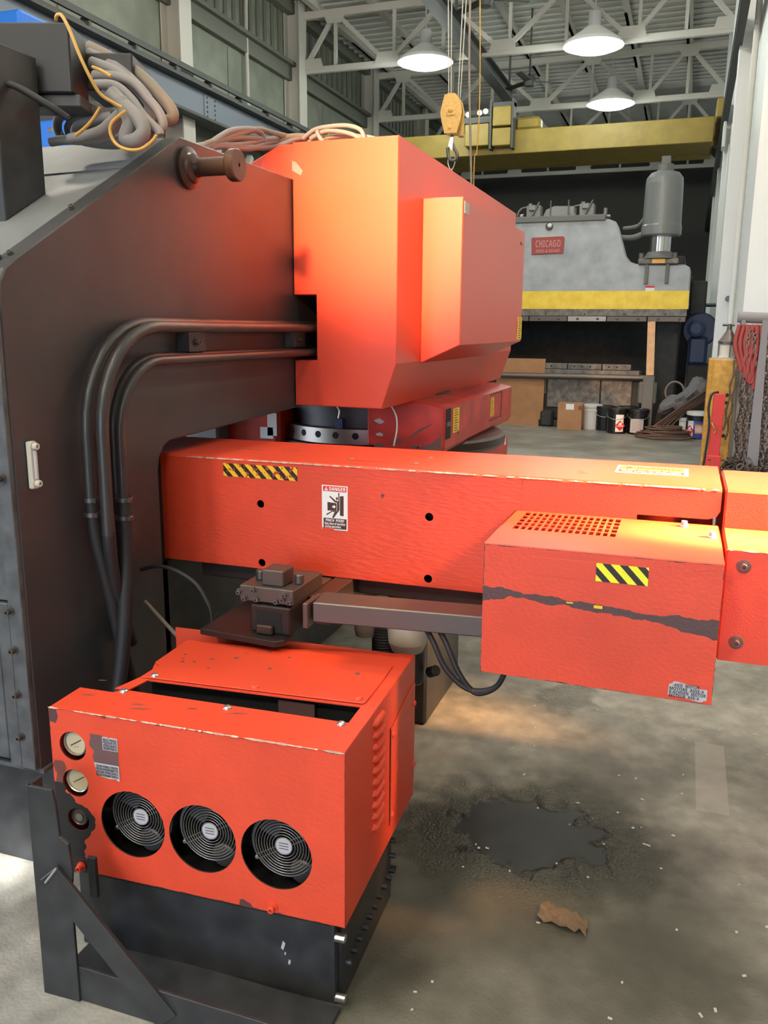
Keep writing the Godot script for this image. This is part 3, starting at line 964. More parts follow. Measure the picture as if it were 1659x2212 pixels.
# ------------------------------------------------------------------ hydraulic press brake at the end of the hall
func press_brake() -> void:
	var t := thing("press_brake", "big grey hydraulic press brake with a yellow stripe across its ram", "press brake", V(-2.0, 0, -14))
	var z := -13.6
	var ram := P2([-4.2, 1.8, -0.03, 1.8, -0.04, 2.33, -0.06, 2.39, -0.13, 2.43, -0.82, 2.45, -0.9, 2.48, -0.965, 2.56, -1.1, 2.98, -1.15, 3.06, -1.25, 3.1, -4.2, 3.16])
	var m := MB.new()
	m.prism(ram, V(0, 0, z), Vector3.RIGHT, Vector3.UP, V(0, 0, -0.16), 0.02)
	obj("ram", m, M.brake_grey, t)
	obj("ram_cap", bx(V(-4.2, 3.08, z - 0.3), V(-1.3, 3.17, z + 0.03), 0.01), M.brake_dark, t)
	var ys := MB.new()
	ys.prism(P2([-4.2, 1.8, -0.035, 1.795, -0.042, 2.06, -4.2, 2.07]), V(0, 0, z + 0.004), Vector3.RIGHT, Vector3.UP, V(0, 0, -0.004))
	obj("yellow_stripe", ys, M.guard_yellow, t, "yellow painted stripe")
	obj("die_holder", bx(V(-4.2, 1.69, z - 0.12), V(-0.05, 1.795, z + 0.02), 0.005), M.bed_steel, t)
	for i in 6:
		var x0 := -3.55 + i * 0.59
		var d := bx(V(x0, 1.61, z - 0.1), V(minf(x0 + 0.58, -0.06), 1.685, z + 0.03), 0.005)
		obj("upper_die", d, M.dark_steel if i != 3 else M.steel, t)
		for k in 2:
			obj("bolt", dome(V(x0 + 0.15 + 0.3 * k, 1.65, z + 0.03), Vector3.BACK, 0.022, 0.012), M.dark_steel, t)
		obj("bolt", dome(V(x0 + 0.25, 1.72, z + 0.02), Vector3.BACK, 0.012, 0.01), M.ink_black, t)
	# nameplate
	var pl := MB.new()
	pl.prism(P2([-2.38, 2.61, -1.9, 2.62, -1.89, 2.85, -1.91, 2.87, -2.38, 2.86, -2.39, 2.84]), V(0, 0, z + 0.02), Vector3.RIGHT, Vector3.UP, V(0, 0, -0.02), 0.004)
	var pn := obj("name_plate", pl, M.plaque_red, t, "red cast name plate")
	text("lettering", "CHICAGO", 0.1, V(-2.135, 2.765, z + 0.0205), Basis(), M.plaque_letter, pn, true, 0.38)
	text("lettering", "DREIS & KRUMP", 0.045, V(-2.135, 2.66, z + 0.0205), Basis(), M.plaque_letter, pn, true, 0.36)
	obj("plug", rod(V(-2.13, 3.02, z - 0.02), V(-2.13, 3.02, z + 0.03), 0.055, 16, 0.005), M.beam_dark, t)
	obj("plug_cap", dome(V(-2.12, 3.03, z + 0.03), Vector3.BACK, 0.035, 0.02), M.white_paint, t)
	var wl := bx(V(-0.66, 2.06, z), V(-0.53, 2.13, z + 0.004))
	obj("warning_label", wl, M.label_white, t)
	obj("warning_label", bx(V(-0.66, 2.105, z + 0.003), V(-0.53, 2.13, z + 0.006)), M.ink_red, t)
	# cylinder
	var cx := -0.5
	var cy := MB.new()
	cy.lathe([[0.0, 3.76], [0.1, 3.76], [0.14, 3.74], [0.2, 3.72], [0.255, 3.65], [0.265, 3.57], [0.275, 3.0], [0.285, 2.98], [0.285, 2.86], [0.265, 2.84], [0.0, 2.84]], Transform3D(Basis(), V(cx, 0, z - 0.1)), 32)
	obj("cylinder", cy, M.cylinder_grey, t)
	var cc := MB.new()
	cc.lathe([[0.0, 3.84], [0.11, 3.84], [0.115, 3.74], [0.0, 3.74]], Transform3D(Basis(), V(cx, 0, z - 0.1)), 20)
	cc.bb(V(cx - 0.065, 3.84, z - 0.16), V(cx + 0.065, 3.95, z - 0.04), 0.01)
	obj("cylinder_cap", cc, M.brake_dark, t)
	obj("piston_rod", rod(V(cx, 2.5, z - 0.1), V(cx, 2.86, z - 0.1), 0.15, 24), M.chrome, t)
	var fl := MB.new()
	fl.lathe([[0.0, 2.62], [0.17, 2.62], [0.22, 2.55], [0.25, 2.52], [0.0, 2.52]], Transform3D(Basis(), V(cx, 0, z - 0.1)), 24)
	obj("flange", fl, M.brake_dark, t)
	obj("clamp_plate", bx(V(cx - 0.29, 2.44, z - 0.25), V(cx + 0.28, 2.52, z + 0.06), 0.01), M.bed_steel, t)
	obj("tag_plate", bx(V(cx - 0.09, 2.45, z + 0.06), V(cx + 0.09, 2.515, z + 0.066)), M.brass, t)
	for s in [-0.25, 0.22]:
		obj("clamp_bolt", rod(V(cx + s, 2.52, z), V(cx + s, 2.6, z), 0.035, 6), M.brake_dark, t)
	for s in [-0.16, 0.13]:
		obj("guide_strap", bx(V(cx + s - 0.025, 2.16, z), V(cx + s + 0.025, 2.44, z + 0.04), 0.006), M.brake_dark, t)
	obj("hydraulic_pipe", tb(pts([-1.05, 2.98, z - 0.25, -0.85, 3.0, z - 0.15, -0.75, 3.1, z - 0.1, -0.66, 3.3, z - 0.1, -0.62, 3.4, z - 0.1]), 0.03, 8), M.brake_dark, t)
	obj("hydraulic_pipe", tb(pts([-1.1, 2.85, z - 0.25, -0.9, 2.84, z - 0.2, -0.72, 2.9, z - 0.15]), 0.045, 8), M.brake_dark, t)
	# valves on top
	for x in [-2.4, -1.6]:
		var vb := bx(V(x - 0.1, 3.14, z - 0.25), V(x + 0.12, 3.34, z - 0.05), 0.012)
		vb.bb(V(x - 0.06, 3.26, z - 0.06), V(x + 0.05, 3.34, z + 0.0), 0.01)
		vb.cyl(V(x - 0.06, 3.33, z - 0.15), V(x - 0.06, 3.38, z - 0.15), 0.03, 10)
		var vo := obj("valve_block", vb, M.cylinder_grey, t)
		obj("hose", tb(pts([x - 0.08, 3.32, z - 0.1, x - 0.18, 3.3, z - 0.08, x - 0.24, 3.2, z - 0.06, x - 0.22, 3.1, z - 0.06]), 0.014, 8), M.brake_dark, t)
		obj("lever", rod(V(x - 0.02, 3.16, z - 0.02), V(x + 0.1, 3.38, z - 0.02), 0.013, 8), M.brake_dark, t)
		obj("fitting", rod(V(x - 0.18, 3.14, z - 0.1), V(x - 0.18, 3.22, z - 0.1), 0.04, 6, 0.006), M.zinc, t)
	var tk := MB.new()
	tk.prism(P2([-2.26, 3.14, -1.77, 3.14, -1.77, 3.31, -2.08, 3.32, -2.2, 3.27]), V(0, 0, z - 0.05), Vector3.RIGHT, Vector3.UP, V(0, 0, -0.25), 0.01)
	obj("tank_saddle", tk, M.cylinder_grey, t)
	for x in [-2.13, -1.86]:
		obj("stud", rod(V(x, 3.15, z - 0.04), V(x, 3.4, z - 0.04), 0.01, 6), M.brake_dark, t)
	obj("relief_valve", rod(V(-1.32, 3.1, z - 0.1), V(-1.32, 3.27, z - 0.1), 0.03, 8, 0.008), M.cylinder_grey, t)
	obj("relief_valve", rod(V(-1.42, 3.15, z - 0.1), V(-1.24, 3.15, z - 0.1), 0.025, 8, 0.006), M.cylinder_grey, t)
	# frame behind
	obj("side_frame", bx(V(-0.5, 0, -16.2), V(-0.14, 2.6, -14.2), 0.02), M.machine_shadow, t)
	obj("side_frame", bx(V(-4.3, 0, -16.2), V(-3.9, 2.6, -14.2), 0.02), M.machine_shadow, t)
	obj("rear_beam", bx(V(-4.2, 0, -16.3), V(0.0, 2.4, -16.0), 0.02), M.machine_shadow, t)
	obj("crown", bx(V(-4.2, 2.3, -15.6), V(-1.2, 3.05, -13.8), 0.02), M.brake_dark, t)
	# bed
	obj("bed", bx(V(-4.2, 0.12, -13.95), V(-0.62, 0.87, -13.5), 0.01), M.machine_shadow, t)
	for i in 3:
		var x0: float = [-2.6, -2.02, -1.2][i]
		var x1: float = [-2.04, -1.22, -0.75][i]
		var bp := bx(V(x0, 0.5 if i == 0 else 0.3, -13.5), V(x1, 0.74, -13.46), 0.005)
		var o := obj("bed_plate", bp, M.bed_steel, t)
	for r in 4:
		for k in 10:
			if k % 4 != 2:
				obj("bolt_hole", rod(V(-2.55 + k * 0.05, 0.53 + r * 0.055, -13.47), V(-2.55 + k * 0.05, 0.53 + r * 0.055, -13.457), 0.011, 8), M.void, t)
	for i in 3:
		var x0: float = [-2.55, -1.72, -1.2][i]
		obj("lower_die", bx(V(x0, 0.89, -13.6), V(x0 + [0.82, 0.51, 0.42][i], 0.975, -13.42), 0.006), M.bed_steel, t)
		for k in [5, 3, 2][i]:
			obj("bolt_hole", rod(V(x0 + 0.1 + k * 0.12, 0.935, -13.43), V(x0 + 0.1 + k * 0.12, 0.935, -13.417), 0.014, 8), M.void, t)
	obj("die_rail", bx(V(-4.2, 0.79, -13.6), V(-0.65, 0.885, -13.4), 0.006), M.bed_steel, t)
	obj("gauge_bar", rod(V(-4.2, 0.77, -13.3), V(-0.5, 0.79, -13.3), 0.045, 14), M.dark_steel, t)
	var po := bx(V(-0.58, 0.05, -13.3), V(-0.42, 0.83, -13.1), 0.01)
	po.bb(V(-0.64, 0.42, -13.3), V(-0.38, 0.74, -13.15), 0.02)
	po.bb(V(-0.66, 0.0, -13.4), V(-0.36, 0.05, -13.0), 0.005)
	obj("gauge_post", po, M.brake_dark, t)
	obj("foot", bx(V(-2.1, 0.0, -13.6), V(-1.9, 0.25, -13.35), 0.03), M.machine_shadow, t)
	obj("step", bx(V(-4.2, 0.0, -13.6), V(-0.7, 0.1, -13.45), 0.01), M.beam_dark, t)
	# wooden prop
	var wp := thing("wooden_prop", "upright pine two-by-four propping up the press brake ram", "timber", V(-0.5, 0.83, -13.2))
	var wm := MB.new()
	wm.bar(V(-0.49, 0.83, -13.2), V(-0.535, 1.605, -13.55), 0.11, 0.05, 0.004)
	obj("plank", wm, M.pine, wp)
	# pump motor to the right
	var pm := thing("pump_motor", "dark blue round pump motor behind the right end of the press brake", "motor", V(0.12, 0, -14.6))
	var mo := MB.new()
	mo.lathe([[0.0, 0.0], [0.24, 0.0], [0.27, 0.03], [0.27, 0.3], [0.24, 0.34], [0.0, 0.34]], MB.along(V(0.16, 1.5, -14.9), V(0.16, 1.5, -14.0)), 28)
	obj("drum", mo, M.motor_blue, pm)
	var m2 := MB.new()
	m2.lathe([[0.0, 0.0], [0.12, 0.0], [0.13, 0.02], [0.13, 0.16], [0.08, 0.18], [0.0, 0.18]], MB.along(V(0.1, 1.52, -14.58), V(0.1, 1.52, -14.0)), 20)
	obj("end_cap", m2, M.motor_blue, pm)
	obj("body", bx(V(0.0, 0.95, -15.2), V(0.3, 1.4, -14.5), 0.05), M.motor_blue, pm)
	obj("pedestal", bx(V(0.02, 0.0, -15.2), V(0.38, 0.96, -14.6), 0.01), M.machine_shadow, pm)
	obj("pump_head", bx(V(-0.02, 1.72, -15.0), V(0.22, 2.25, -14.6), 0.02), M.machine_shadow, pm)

func pail(at: Vector3, m: Material, label: String, group: String) -> Node3D:
	var t := thing("pail", label, "pail", at, group)
	var b := MB.new()
	b.lathe([[0.0, 0.0], [0.135, 0.0], [0.14, 0.01], [0.146, 0.3], [0.15, 0.305], [0.15, 0.33], [0.0, 0.33]], Transform3D(Basis(), at), 28)
	obj("body", b, m, t)
	var l := MB.new()
	l.lathe([[0.152, 0.325], [0.156, 0.33], [0.156, 0.355], [0.15, 0.365], [0.14, 0.365], [0.13, 0.355], [0.0, 0.355]], Transform3D(Basis(), at), 28)
	obj("lid", l, m, t)
	var h := []
	for i in 9:
		var f := PI * i / 8.0
		h.append(at + V(cos(f) * 0.158, 0.3 - sin(f) * 0.09, 0.02 + sin(f) * 0.15))
	var hm := MB.new()
	hm.tube(h, 0.004, 6)
	obj("handle", hm, M.zinc, t)
	return t

# a curved label on a pail between two angles (0 faces the camera side, +z)
func wrap_label(called: String, at: Vector3, r: float, f0: float, f1: float, y0: float, y1: float, m: Material, t: Node3D, lift := 0.0) -> void:
	var b := MB.new()
	for i in 8:
		var a := lerpf(f0, f1, i / 8.0)
		var c := lerpf(f0, f1, (i + 1) / 8.0)
		var rr := r + lift
		b.quad(at + V(sin(a) * rr, y0, cos(a) * rr), at + V(sin(c) * rr, y0, cos(c) * rr), at + V(sin(c) * rr, y1, cos(c) * rr), at + V(sin(a) * rr, y1, cos(a) * rr))
	obj(called, b, m, t)

func diamond(at: Vector3, r: float, f: float, y: float, s: float, t: Node3D) -> void:
	var b := MB.new()
	var c := at + V(sin(f) * r, y, cos(f) * r)
	var ux := V(cos(f), 0, -sin(f))
	b.prism(P2([0, -s, s, 0, 0, s, -s, 0]), c, ux, Vector3.UP, V(sin(f), 0, cos(f)) * 0.006)
	obj("hazard_diamond", b, M.ink_red, t)
	var b2 := MB.new()
	b2.prism(P2([-0.3 * s, 0.15 * s, 0.3 * s, 0.15 * s, 0.32 * s, 0.4 * s, 0.02, 0.75 * s, -0.3 * s, 0.4 * s]), c + V(sin(f), 0, cos(f)) * 0.006, ux, Vector3.UP, V(sin(f), 0, cos(f)) * 0.001)
	obj("flame_symbol", b2, M.label_white, t)
	obj_text_line(c + V(sin(f), 0, cos(f)) * 0.0065, ux, t, s)

func obj_text_line(c: Vector3, ux: Vector3, t: Node3D, s: float) -> void:
	text("lettering", "FLAMMABLE", s * 0.3, c + V(0, -0.06 * s, 0), Basis(ux, Vector3.UP, ux.cross(Vector3.UP)), M.label_white, t, true, s * 1.35)

func yard() -> void:
	# cardboard sheet and carton
	var cs := MB.new()
	cs.box(V(-2.44, 0.57, -13.4), V(0.76, 0.94, 0.02), 0.004, Basis(Vector3.RIGHT, -0.02))
	cs.bb(V(-2.78, 0.0, -13.44), V(-2.12, 0.115, -13.37))
	tag(obj("cardboard_sheet", cs, M.cardboard), "large flat brown cardboard sheet standing against the press brake bed", "cardboard")
	var cb := thing("cardboard_box", "closed brown cardboard carton beside the white bucket", "box", V(-1.67, 0, -13.15))
	var b := bx(V(-1.78, 0, -13.3), V(-1.42, 0.4, -13.0), 0.004)
	b.v = b.v.duplicate()
	obj("carton", b, M.cardboard, cb)
	obj("shipping_label", bx(V(-1.66, 0.31, -13.0), V(-1.54, 0.395, -12.998)), M.label_white, cb)
	for i in 2:
		obj("printed_bar", bx(V(-1.47 + 0.025 * i, 0.31, -13.0), V(-1.455 + 0.025 * i, 0.37, -12.999)), M.ink_brown, cb)
	obj("flap_tape", bx(V(-1.63, 0.4, -13.29), V(-1.57, 0.401, -13.01)), M.tan_cable, cb)
	var wb := thing("bucket", "white plastic bucket with a lid next to the cardboard carton", "bucket", V(-1.3, 0, -13.3))
	var m := MB.new()
	m.lathe([[0.0, 0.0], [0.122, 0.0], [0.128, 0.01], [0.14, 0.28], [0.15, 0.285], [0.15, 0.3], [0.142, 0.305], [0.143, 0.325], [0.152, 0.33], [0.152, 0.345], [0.0, 0.345]], Transform3D(Basis(), V(-1.3, 0, -13.3)), 28)
	obj("body", m, M.bucket_white, wb)
	var ld := MB.new()
	ld.lathe([[0.154, 0.34], [0.157, 0.345], [0.157, 0.372], [0.148, 0.378], [0.135, 0.37], [0.0, 0.37]], Transform3D(Basis(), V(-1.3, 0, -13.3)), 28)
	obj("lid", ld, M.bucket_white, wb)
	var a1 := V(-0.9, 0, -12.95)
	var p1 := pail(a1, M.pail_black, "front left black pail with a white label and a red diamond", "black pails by the press brake post")
	wrap_label("paper_label", a1, 0.145, -0.05, 0.75, 0.03, 0.28, M.label_white, p1, 0.003)
	diamond(a1, 0.149, 0.38, 0.12, 0.075, p1)
	var a2 := V(-0.6, 0, -12.93)
	var p2 := pail(a2, M.pail_black, "front right black pail with a plain white label, against the post", "black pails by the press brake post")
	wrap_label("paper_label", a2, 0.145, -0.75, 0.6, 0.03, 0.23, M.label_grey, p2, 0.003)
	for i in 6:
		wrap_label("print_line", a2, 0.145, -0.5, 0.4, 0.06 + 0.024 * i, 0.066 + 0.024 * i, M.tan_cable, p2, 0.0045)
	pail(V(-1.1, 0, -13.26), M.pail_black, "rear black pail mostly hidden behind the front left pail", "black pails by the press brake post")
	pail(V(-0.78, 0, -13.27), M.pail_black, "rear black pail mostly hidden behind the front right pail", "black pails by the press brake post")
	var a3 := V(0.02, 0, -13.1)
	var p3 := pail(a3, M.pail_black, "black pail with a narrow white label behind the coiled hoses", "pails by the yellow post")
	wrap_label("paper_label", a3, 0.146, -0.35, 0.3, 0.06, 0.26, M.label_white, p3, 0.003)
	var a4 := V(0.22, 0, -12.75)
	var p4 := pail(a4, M.pail_black, "pail with a blue and orange label and a white lid", "pails by the yellow post")
	wrap_label("blue_label", a4, 0.145, -0.4, 1.3, 0.01, 0.25, M.pail_blue, p4, 0.003)
	wrap_label("orange_band", a4, 0.145, -0.25, 1.3, 0.08, 0.2, M.pail_orange, p4, 0.0045)
	wrap_label("paper_label", a4, 0.145, -1.05, -0.4, 0.01, 0.25, M.label_white, p4, 0.004)
	diamond(a4, 0.149, -0.75, 0.12, 0.07, p4)
	text("lettering", "Lacquer", 0.05, a4 + V(sin(0.2) * 0.151, 0.16, cos(0.2) * 0.151), Basis(Vector3.UP, 0.2), M.label_white, p4, true, 0.13)
	text("lettering", "Thinner", 0.05, a4 + V(sin(0.2) * 0.151, 0.12, cos(0.2) * 0.151), Basis(Vector3.UP, 0.2), M.label_white, p4, true, 0.13)
	var wl := MB.new()
	wl.lathe([[0.158, 0.325], [0.161, 0.33], [0.161, 0.37], [0.15, 0.375], [0.0, 0.37]], Transform3D(Basis(), a4), 28)
	obj("white_lid", wl, M.bucket_white, p4)
	# hoses: loops on the floor rising to the wrapped bundle
	var rng := RandomNumberGenerator.new()
	rng.seed = 5
	for i in 6:
		var c := V(-0.22 + rng.randf_range(-0.05, 0.05), 0.03 + 0.025 * i, -12.55 + rng.randf_range(-0.05, 0.05))
		var lp := []
		var ra := 0.36 - 0.035 * i
		for j in 14:
			var f := TAU * j / 14.0 + rng.randf()*0.1
			lp.append(c + V(cos(f) * ra * 1.1, rng.randf_range(-0.006, 0.012), sin(f) * ra * 0.75))
		var hm := MB.new()
		hm.tube(smooth(lp, 3, true), 0.014, 7, true)
		tag(obj("hose_loop", hm, M.brown_hose), "brown air hose loop in the floor heap by the pails, %s up from the floor" % ORD[i], "hose", "brown hose loops on the floor")
	for i in 5:
		var st := V(-0.55 + 0.08 * i, 0.02, -12.6 - 0.05 * i)
		var hs := tb([st, st + V(0.25, 0.18 + 0.03 * i, -0.1), st + V(0.55, 0.42 + 0.03 * i, -0.25), V(0.3, 0.66 + 0.03 * i, -13.0 - 0.03 * i)], 0.015, 7)
		tag(obj("rising_hose", hs, M.brown_hose), "brown hose rising from the floor heap to the yellow post, %s from the camera" % ORD[i], "hose", "brown hoses rising to the yellow post")
	var tp := MB.new()
	var rings := []
	for i in 15:
		var f := i / 14.0
		var ctr := V(-0.34 + 0.66 * f, 0.3 + 0.44 * f + 0.03 * sin(f * 9.0), -13.15 - 0.1 * f)
		var ring := []
		for j in 14:
			var g := TAU * j / 14.0
			var rad := (0.075 + 0.05 * f) * sqrt(maxf(0.02, 1.0 - pow(absf(f * 2.0 - 1.0), 5.0))) * (1.0 + 0.22 * sin(g * 3.0 + f * 11.0) + 0.14 * sin(g * 5.0 - f * 17.0))
			ring.append(ctr + V(-sin(g) * 0.5 * rad, sin(g) * rad, cos(g) * rad))
		rings.append(ring)
	for i in 14:
		for j in 14:
			tp.quad(rings[i][j], rings[i][(j + 1) % 14], rings[i + 1][(j + 1) % 14], rings[i + 1][j])
	tag(obj("cloth_bundle", tp, M.tarp_grey), "grey cloth bundle draped over the hoses in the corner", "cloth", "", "stuff")
	var yr := []
	for j in 16:
		yr.append(V(-0.13 + cos(TAU * j / 16) * 0.13, 0.6 + sin(TAU * j / 16) * 0.15, -13.3))
	var ym := MB.new()
	ym.tube(yr, 0.015, 8, true)
	tag(obj("hose_ring", ym, M.tan_cable), "pale yellow hose ring standing up behind the brown hoses", "hose")
	# yellow corner post with a beacon on top
	var gp := thing("guard_post", "scarred yellow timber guard post at the corner of the white wall", "post", V(0.36, 0, -9.75))
	obj("timber", bx(V(0.27, 0, -9.95), V(0.5, 1.2, -9.65), 0.012), M.timber_yellow, gp)
	obj("side_board", bx(V(0.23, 0, -10.15), V(0.29, 1.2, -9.75), 0.01), M.timber_yellow, gp)
	for y in [0.75, 0.83, 0.4]:
		obj("bolt_hole", rod(V(0.43, y, -9.66), V(0.43, y, -9.647), 0.02, 10), M.ink_black, gp)
	var bc := thing("beacon", "small caged beacon with a cream lens on top of the yellow post", "beacon", V(0.4, 1.2, -9.8))
	var bm := MB.new()
	bm.lathe([[0.0, 1.2], [0.09, 1.2], [0.1, 1.22], [0.085, 1.23], [0.08, 1.34], [0.05, 1.38], [0.0, 1.39]], Transform3D(Basis(), V(0.39, 0, -9.8)), 18)
	obj("lens", bm, M.off_white, bc)
	var bh := MB.new()
	bh.lathe([[0.1, 1.36], [0.1, 1.38], [0.06, 1.44], [0.025, 1.5], [0.02, 1.56], [0.0, 1.56]], Transform3D(Basis(), V(0.4, 0, -9.8)), 14)
	bh.cyl(V(0.33, 1.55, -9.8), V(0.45, 1.55, -9.8), 0.012, 8)
	for i in 5:
		var f := TAU * i / 5.0
		bh.cyl(V(0.39 + cos(f) * 0.098, 1.21, -9.8 + sin(f) * 0.098), V(0.39 + cos(f) * 0.098, 1.37, -9.8 + sin(f) * 0.098), 0.005, 6)
	obj("cage", bh, M.dark_steel, bc)
	obj("base_plate", bx(V(0.28, 1.2, -9.92), V(0.5, 1.215, -9.68)), M.label_grey, bc)
	# red steel post before it
	var rp := thing("red_post", "red square steel post leaning before the yellow guard post", "post", V(0.36, 0, -9.3))
	var rm := MB.new()
	rm.bar(V(0.335, 0.0, -9.3), V(0.345, 0.87, -9.3), 0.11, 0.1, 0.006)
	obj("tube", rm, M.post_red, rp)
	obj("sleeve", bx(V(0.265, 0.0, -9.37), V(0.41, 0.24, -9.235), 0.006), M.post_red, rp)
	obj("bolt", dome(V(0.31, 0.09, -9.235), Vector3.BACK, 0.025, 0.015), M.dark_steel, rp)
	obj("bolt", dome(V(0.3, 0.2, -9.235), Vector3.BACK, 0.014, 0.01), M.dark_steel, rp)
	obj("lead", tb(pts([0.33, 0.88, -9.3, 0.27, 0.86, -9.26, 0.25, 0.72, -9.25, 0.27, 0.55, -9.25, 0.26, 0.3, -9.25, 0.24, 0.05, -9.25]), 0.012, 7), M.black_rubber, rp)
	obj("clip", tb(pts([0.29, 0.58, -9.24, 0.32, 0.52, -9.22, 0.34, 0.5, -9.23, 0.32, 0.47, -9.22]), 0.008, 6), M.brass, rp)
	chains()

func chain_mesh(n: int, link: float, r: float, lean: float, seed_: int) -> ArrayMesh:
	var m := MB.new()
	var rng := RandomNumberGenerator.new()
	rng.seed = seed_
	for i in n:
		var c := V(sin(i * 0.6 + seed_) * link * 0.25 + lean * i * link, -i * link * 0.72, rng.randf_range(-0.2, 0.2) * link)
		var b := Basis(Vector3.UP, (PI / 2 if i % 2 else 0.0) + 0.5 + rng.randf_range(-0.35, 0.35))
		var p := []
		for j in 8:
			var f := TAU * j / 8.0
			p.append(c + b * V(cos(f) * link * 0.34, sin(f) * link * 0.5, 0))
		m.tube(p, r, 5, true)
	return m.mesh(Vector3.ZERO)

func chains() -> void:
	var rk := thing("chain_rack", "grey pipe rack on the white wall that the chains hang from", "rack", V(0.68, 1.6, -9.8))
	var rm := rod(V(0.46, 1.63, -9.6), V(1.15, 1.6, -9.6), 0.055, 16, 0.006)
	obj("roller", rm, M.strap_grey, rk)
	var ar := bx(V(0.5, 1.52, -9.9), V(0.54, 1.6, -9.55), 0.005)
	ar.bb(V(1.05, 1.5, -9.9), V(1.1, 1.58, -9.55), 0.005)
	obj("arm", ar, M.strap_grey, rk)
	var kinds := []
	for k in 3:
		kinds.append(chain_mesh(36, 0.055, 0.0085, 0.004 * (k - 1), k + 2))
	var i := 0
	for row in 2:
		for k in 9:
			var o := MeshInstance3D.new()
			o.mesh = kinds[(k + row) % 3]
			o.material_override = M.chain_brown if (k + row) % 3 else M.chain_dark
			o.name = numbered("hanging_chain")
			o.position = V(0.565 + k * 0.058 + row * 0.02, 1.5 - 0.035 * (k % 3) - 0.02 * row, -9.52 + 0.06 * row)
			add_child(o)
			tag(o, "brown lifting chain on the pipe rack, %s from the yellow post in the %s row" % [ORD[k], ["rear", "front"][row]], "chain", "brown chains on the rack")
			i += 1
	var thin := chain_mesh(34, 0.032, 0.0045, -0.05, 9)
	for k in 2:
		var o := MeshInstance3D.new()
		o.mesh = thin
		o.material_override = M.chain_dark
		o.name = numbered("hand_chain")
		o.position = V(0.475 + 0.03 * k, 1.25 - 0.1 * k, -9.5)
		add_child(o)
		tag(o, ["thin dark hand chain hanging leftmost against the white wall", "thin dark hand chain just right of the leftmost one"][k], "chain", "thin hand chains by the white wall")
	for k in 4:
		var x := 0.5 + 0.045 * k
		var s := tb(pts([x - 0.02, 1.55, -9.5, x - 0.045, 1.35, -9.47, x + 0.02, 1.15 - 0.04 * k, -9.45, x + 0.03, 1.1 - 0.06 * k, -9.45, x + 0.07, 1.3, -9.46, x + 0.05, 1.55, -9.5]), 0.022, 8)
		tag(obj("lifting_sling", s, M.sling_red), "faded red lifting sling looped over the rack, %s from the yellow post" % ORD[k], "sling", "red slings on the rack")
	var hk := tb(pts([0.6, 1.1, -9.44, 0.59, 1.02, -9.44, 0.63, 0.97, -9.44, 0.655, 1.02, -9.44, 0.64, 1.07, -9.44]), 0.016, 8)
	tag(obj("sling_hook", hk, M.sling_red), "red hook at the end of a sling, hanging before the chains", "hook")
	var sp := MB.new()
	sp.prism(P2([0.66, 0.0, 0.78, 0.0, 0.74, 1.6, 0.685, 1.6]), V(0, 0, -9.42), Vector3.RIGHT, Vector3.UP, V(0, 0, 0.012))
	tag(obj("flat_strap", sp, M.strap_grey), "wide grey flat strap hanging down over the chains", "strap")
	var ch := MB.new()
	ch.bb(V(0.535, 0.02, -9.88), V(0.575, 1.25, -9.82), 0.01)
	tag(obj("wall_channel", ch, M.white_paint), "white upright channel between the yellow post and the chains", "channel")
	var rng := RandomNumberGenerator.new()
	rng.seed = 77
	var pile := MB.new()
	for k in 90:
		var c := V(rng.randf_range(0.45, 1.0), rng.randf_range(0.02, 0.2) , rng.randf_range(-9.6, -9.25))
		var b := Basis.from_euler(V(rng.randf() * 6.0, rng.randf() * 6.0, rng.randf() * 6.0))
		var p := []
		for j in 8:
			var f := TAU * j / 8.0
			p.append(c + b * V(cos(f) * 0.025, sin(f) * 0.036, 0))
		pile.tube(p, 0.009, 5, true)
	tag(obj("chain_pile", pile, M.chain_dark), "loose heap of brown chain on the floor under the rack", "chain", "", "stuff")
	# blue machine beyond the junction box at the far left
	var bm := thing("blue_machine", "bright blue machine cabinet glimpsed behind the cable coil", "machine", V(-5.4, 0, -6.5))
	obj("cabinet", bx(V(-7.4, 0, -7.4), V(-4.95, 3.24, -6.5), 0.02), M.sky_blue, bm)
	obj("door", bx(V(-5.3, 0.4, -6.5), V(-5.02, 3.18, -6.47), 0.01), M.sky_blue, bm)
	obj("blue_hood", bx(V(-7.3, 3.42, -7.3), V(-5.62, 4.15, -6.5), 0.03), M.sky_blue, bm)
	obj("top_gear", bx(V(-5.9, 3.24, -7.2), V(-5.0, 3.42, -6.7), 0.03), M.beam_dark, bm)

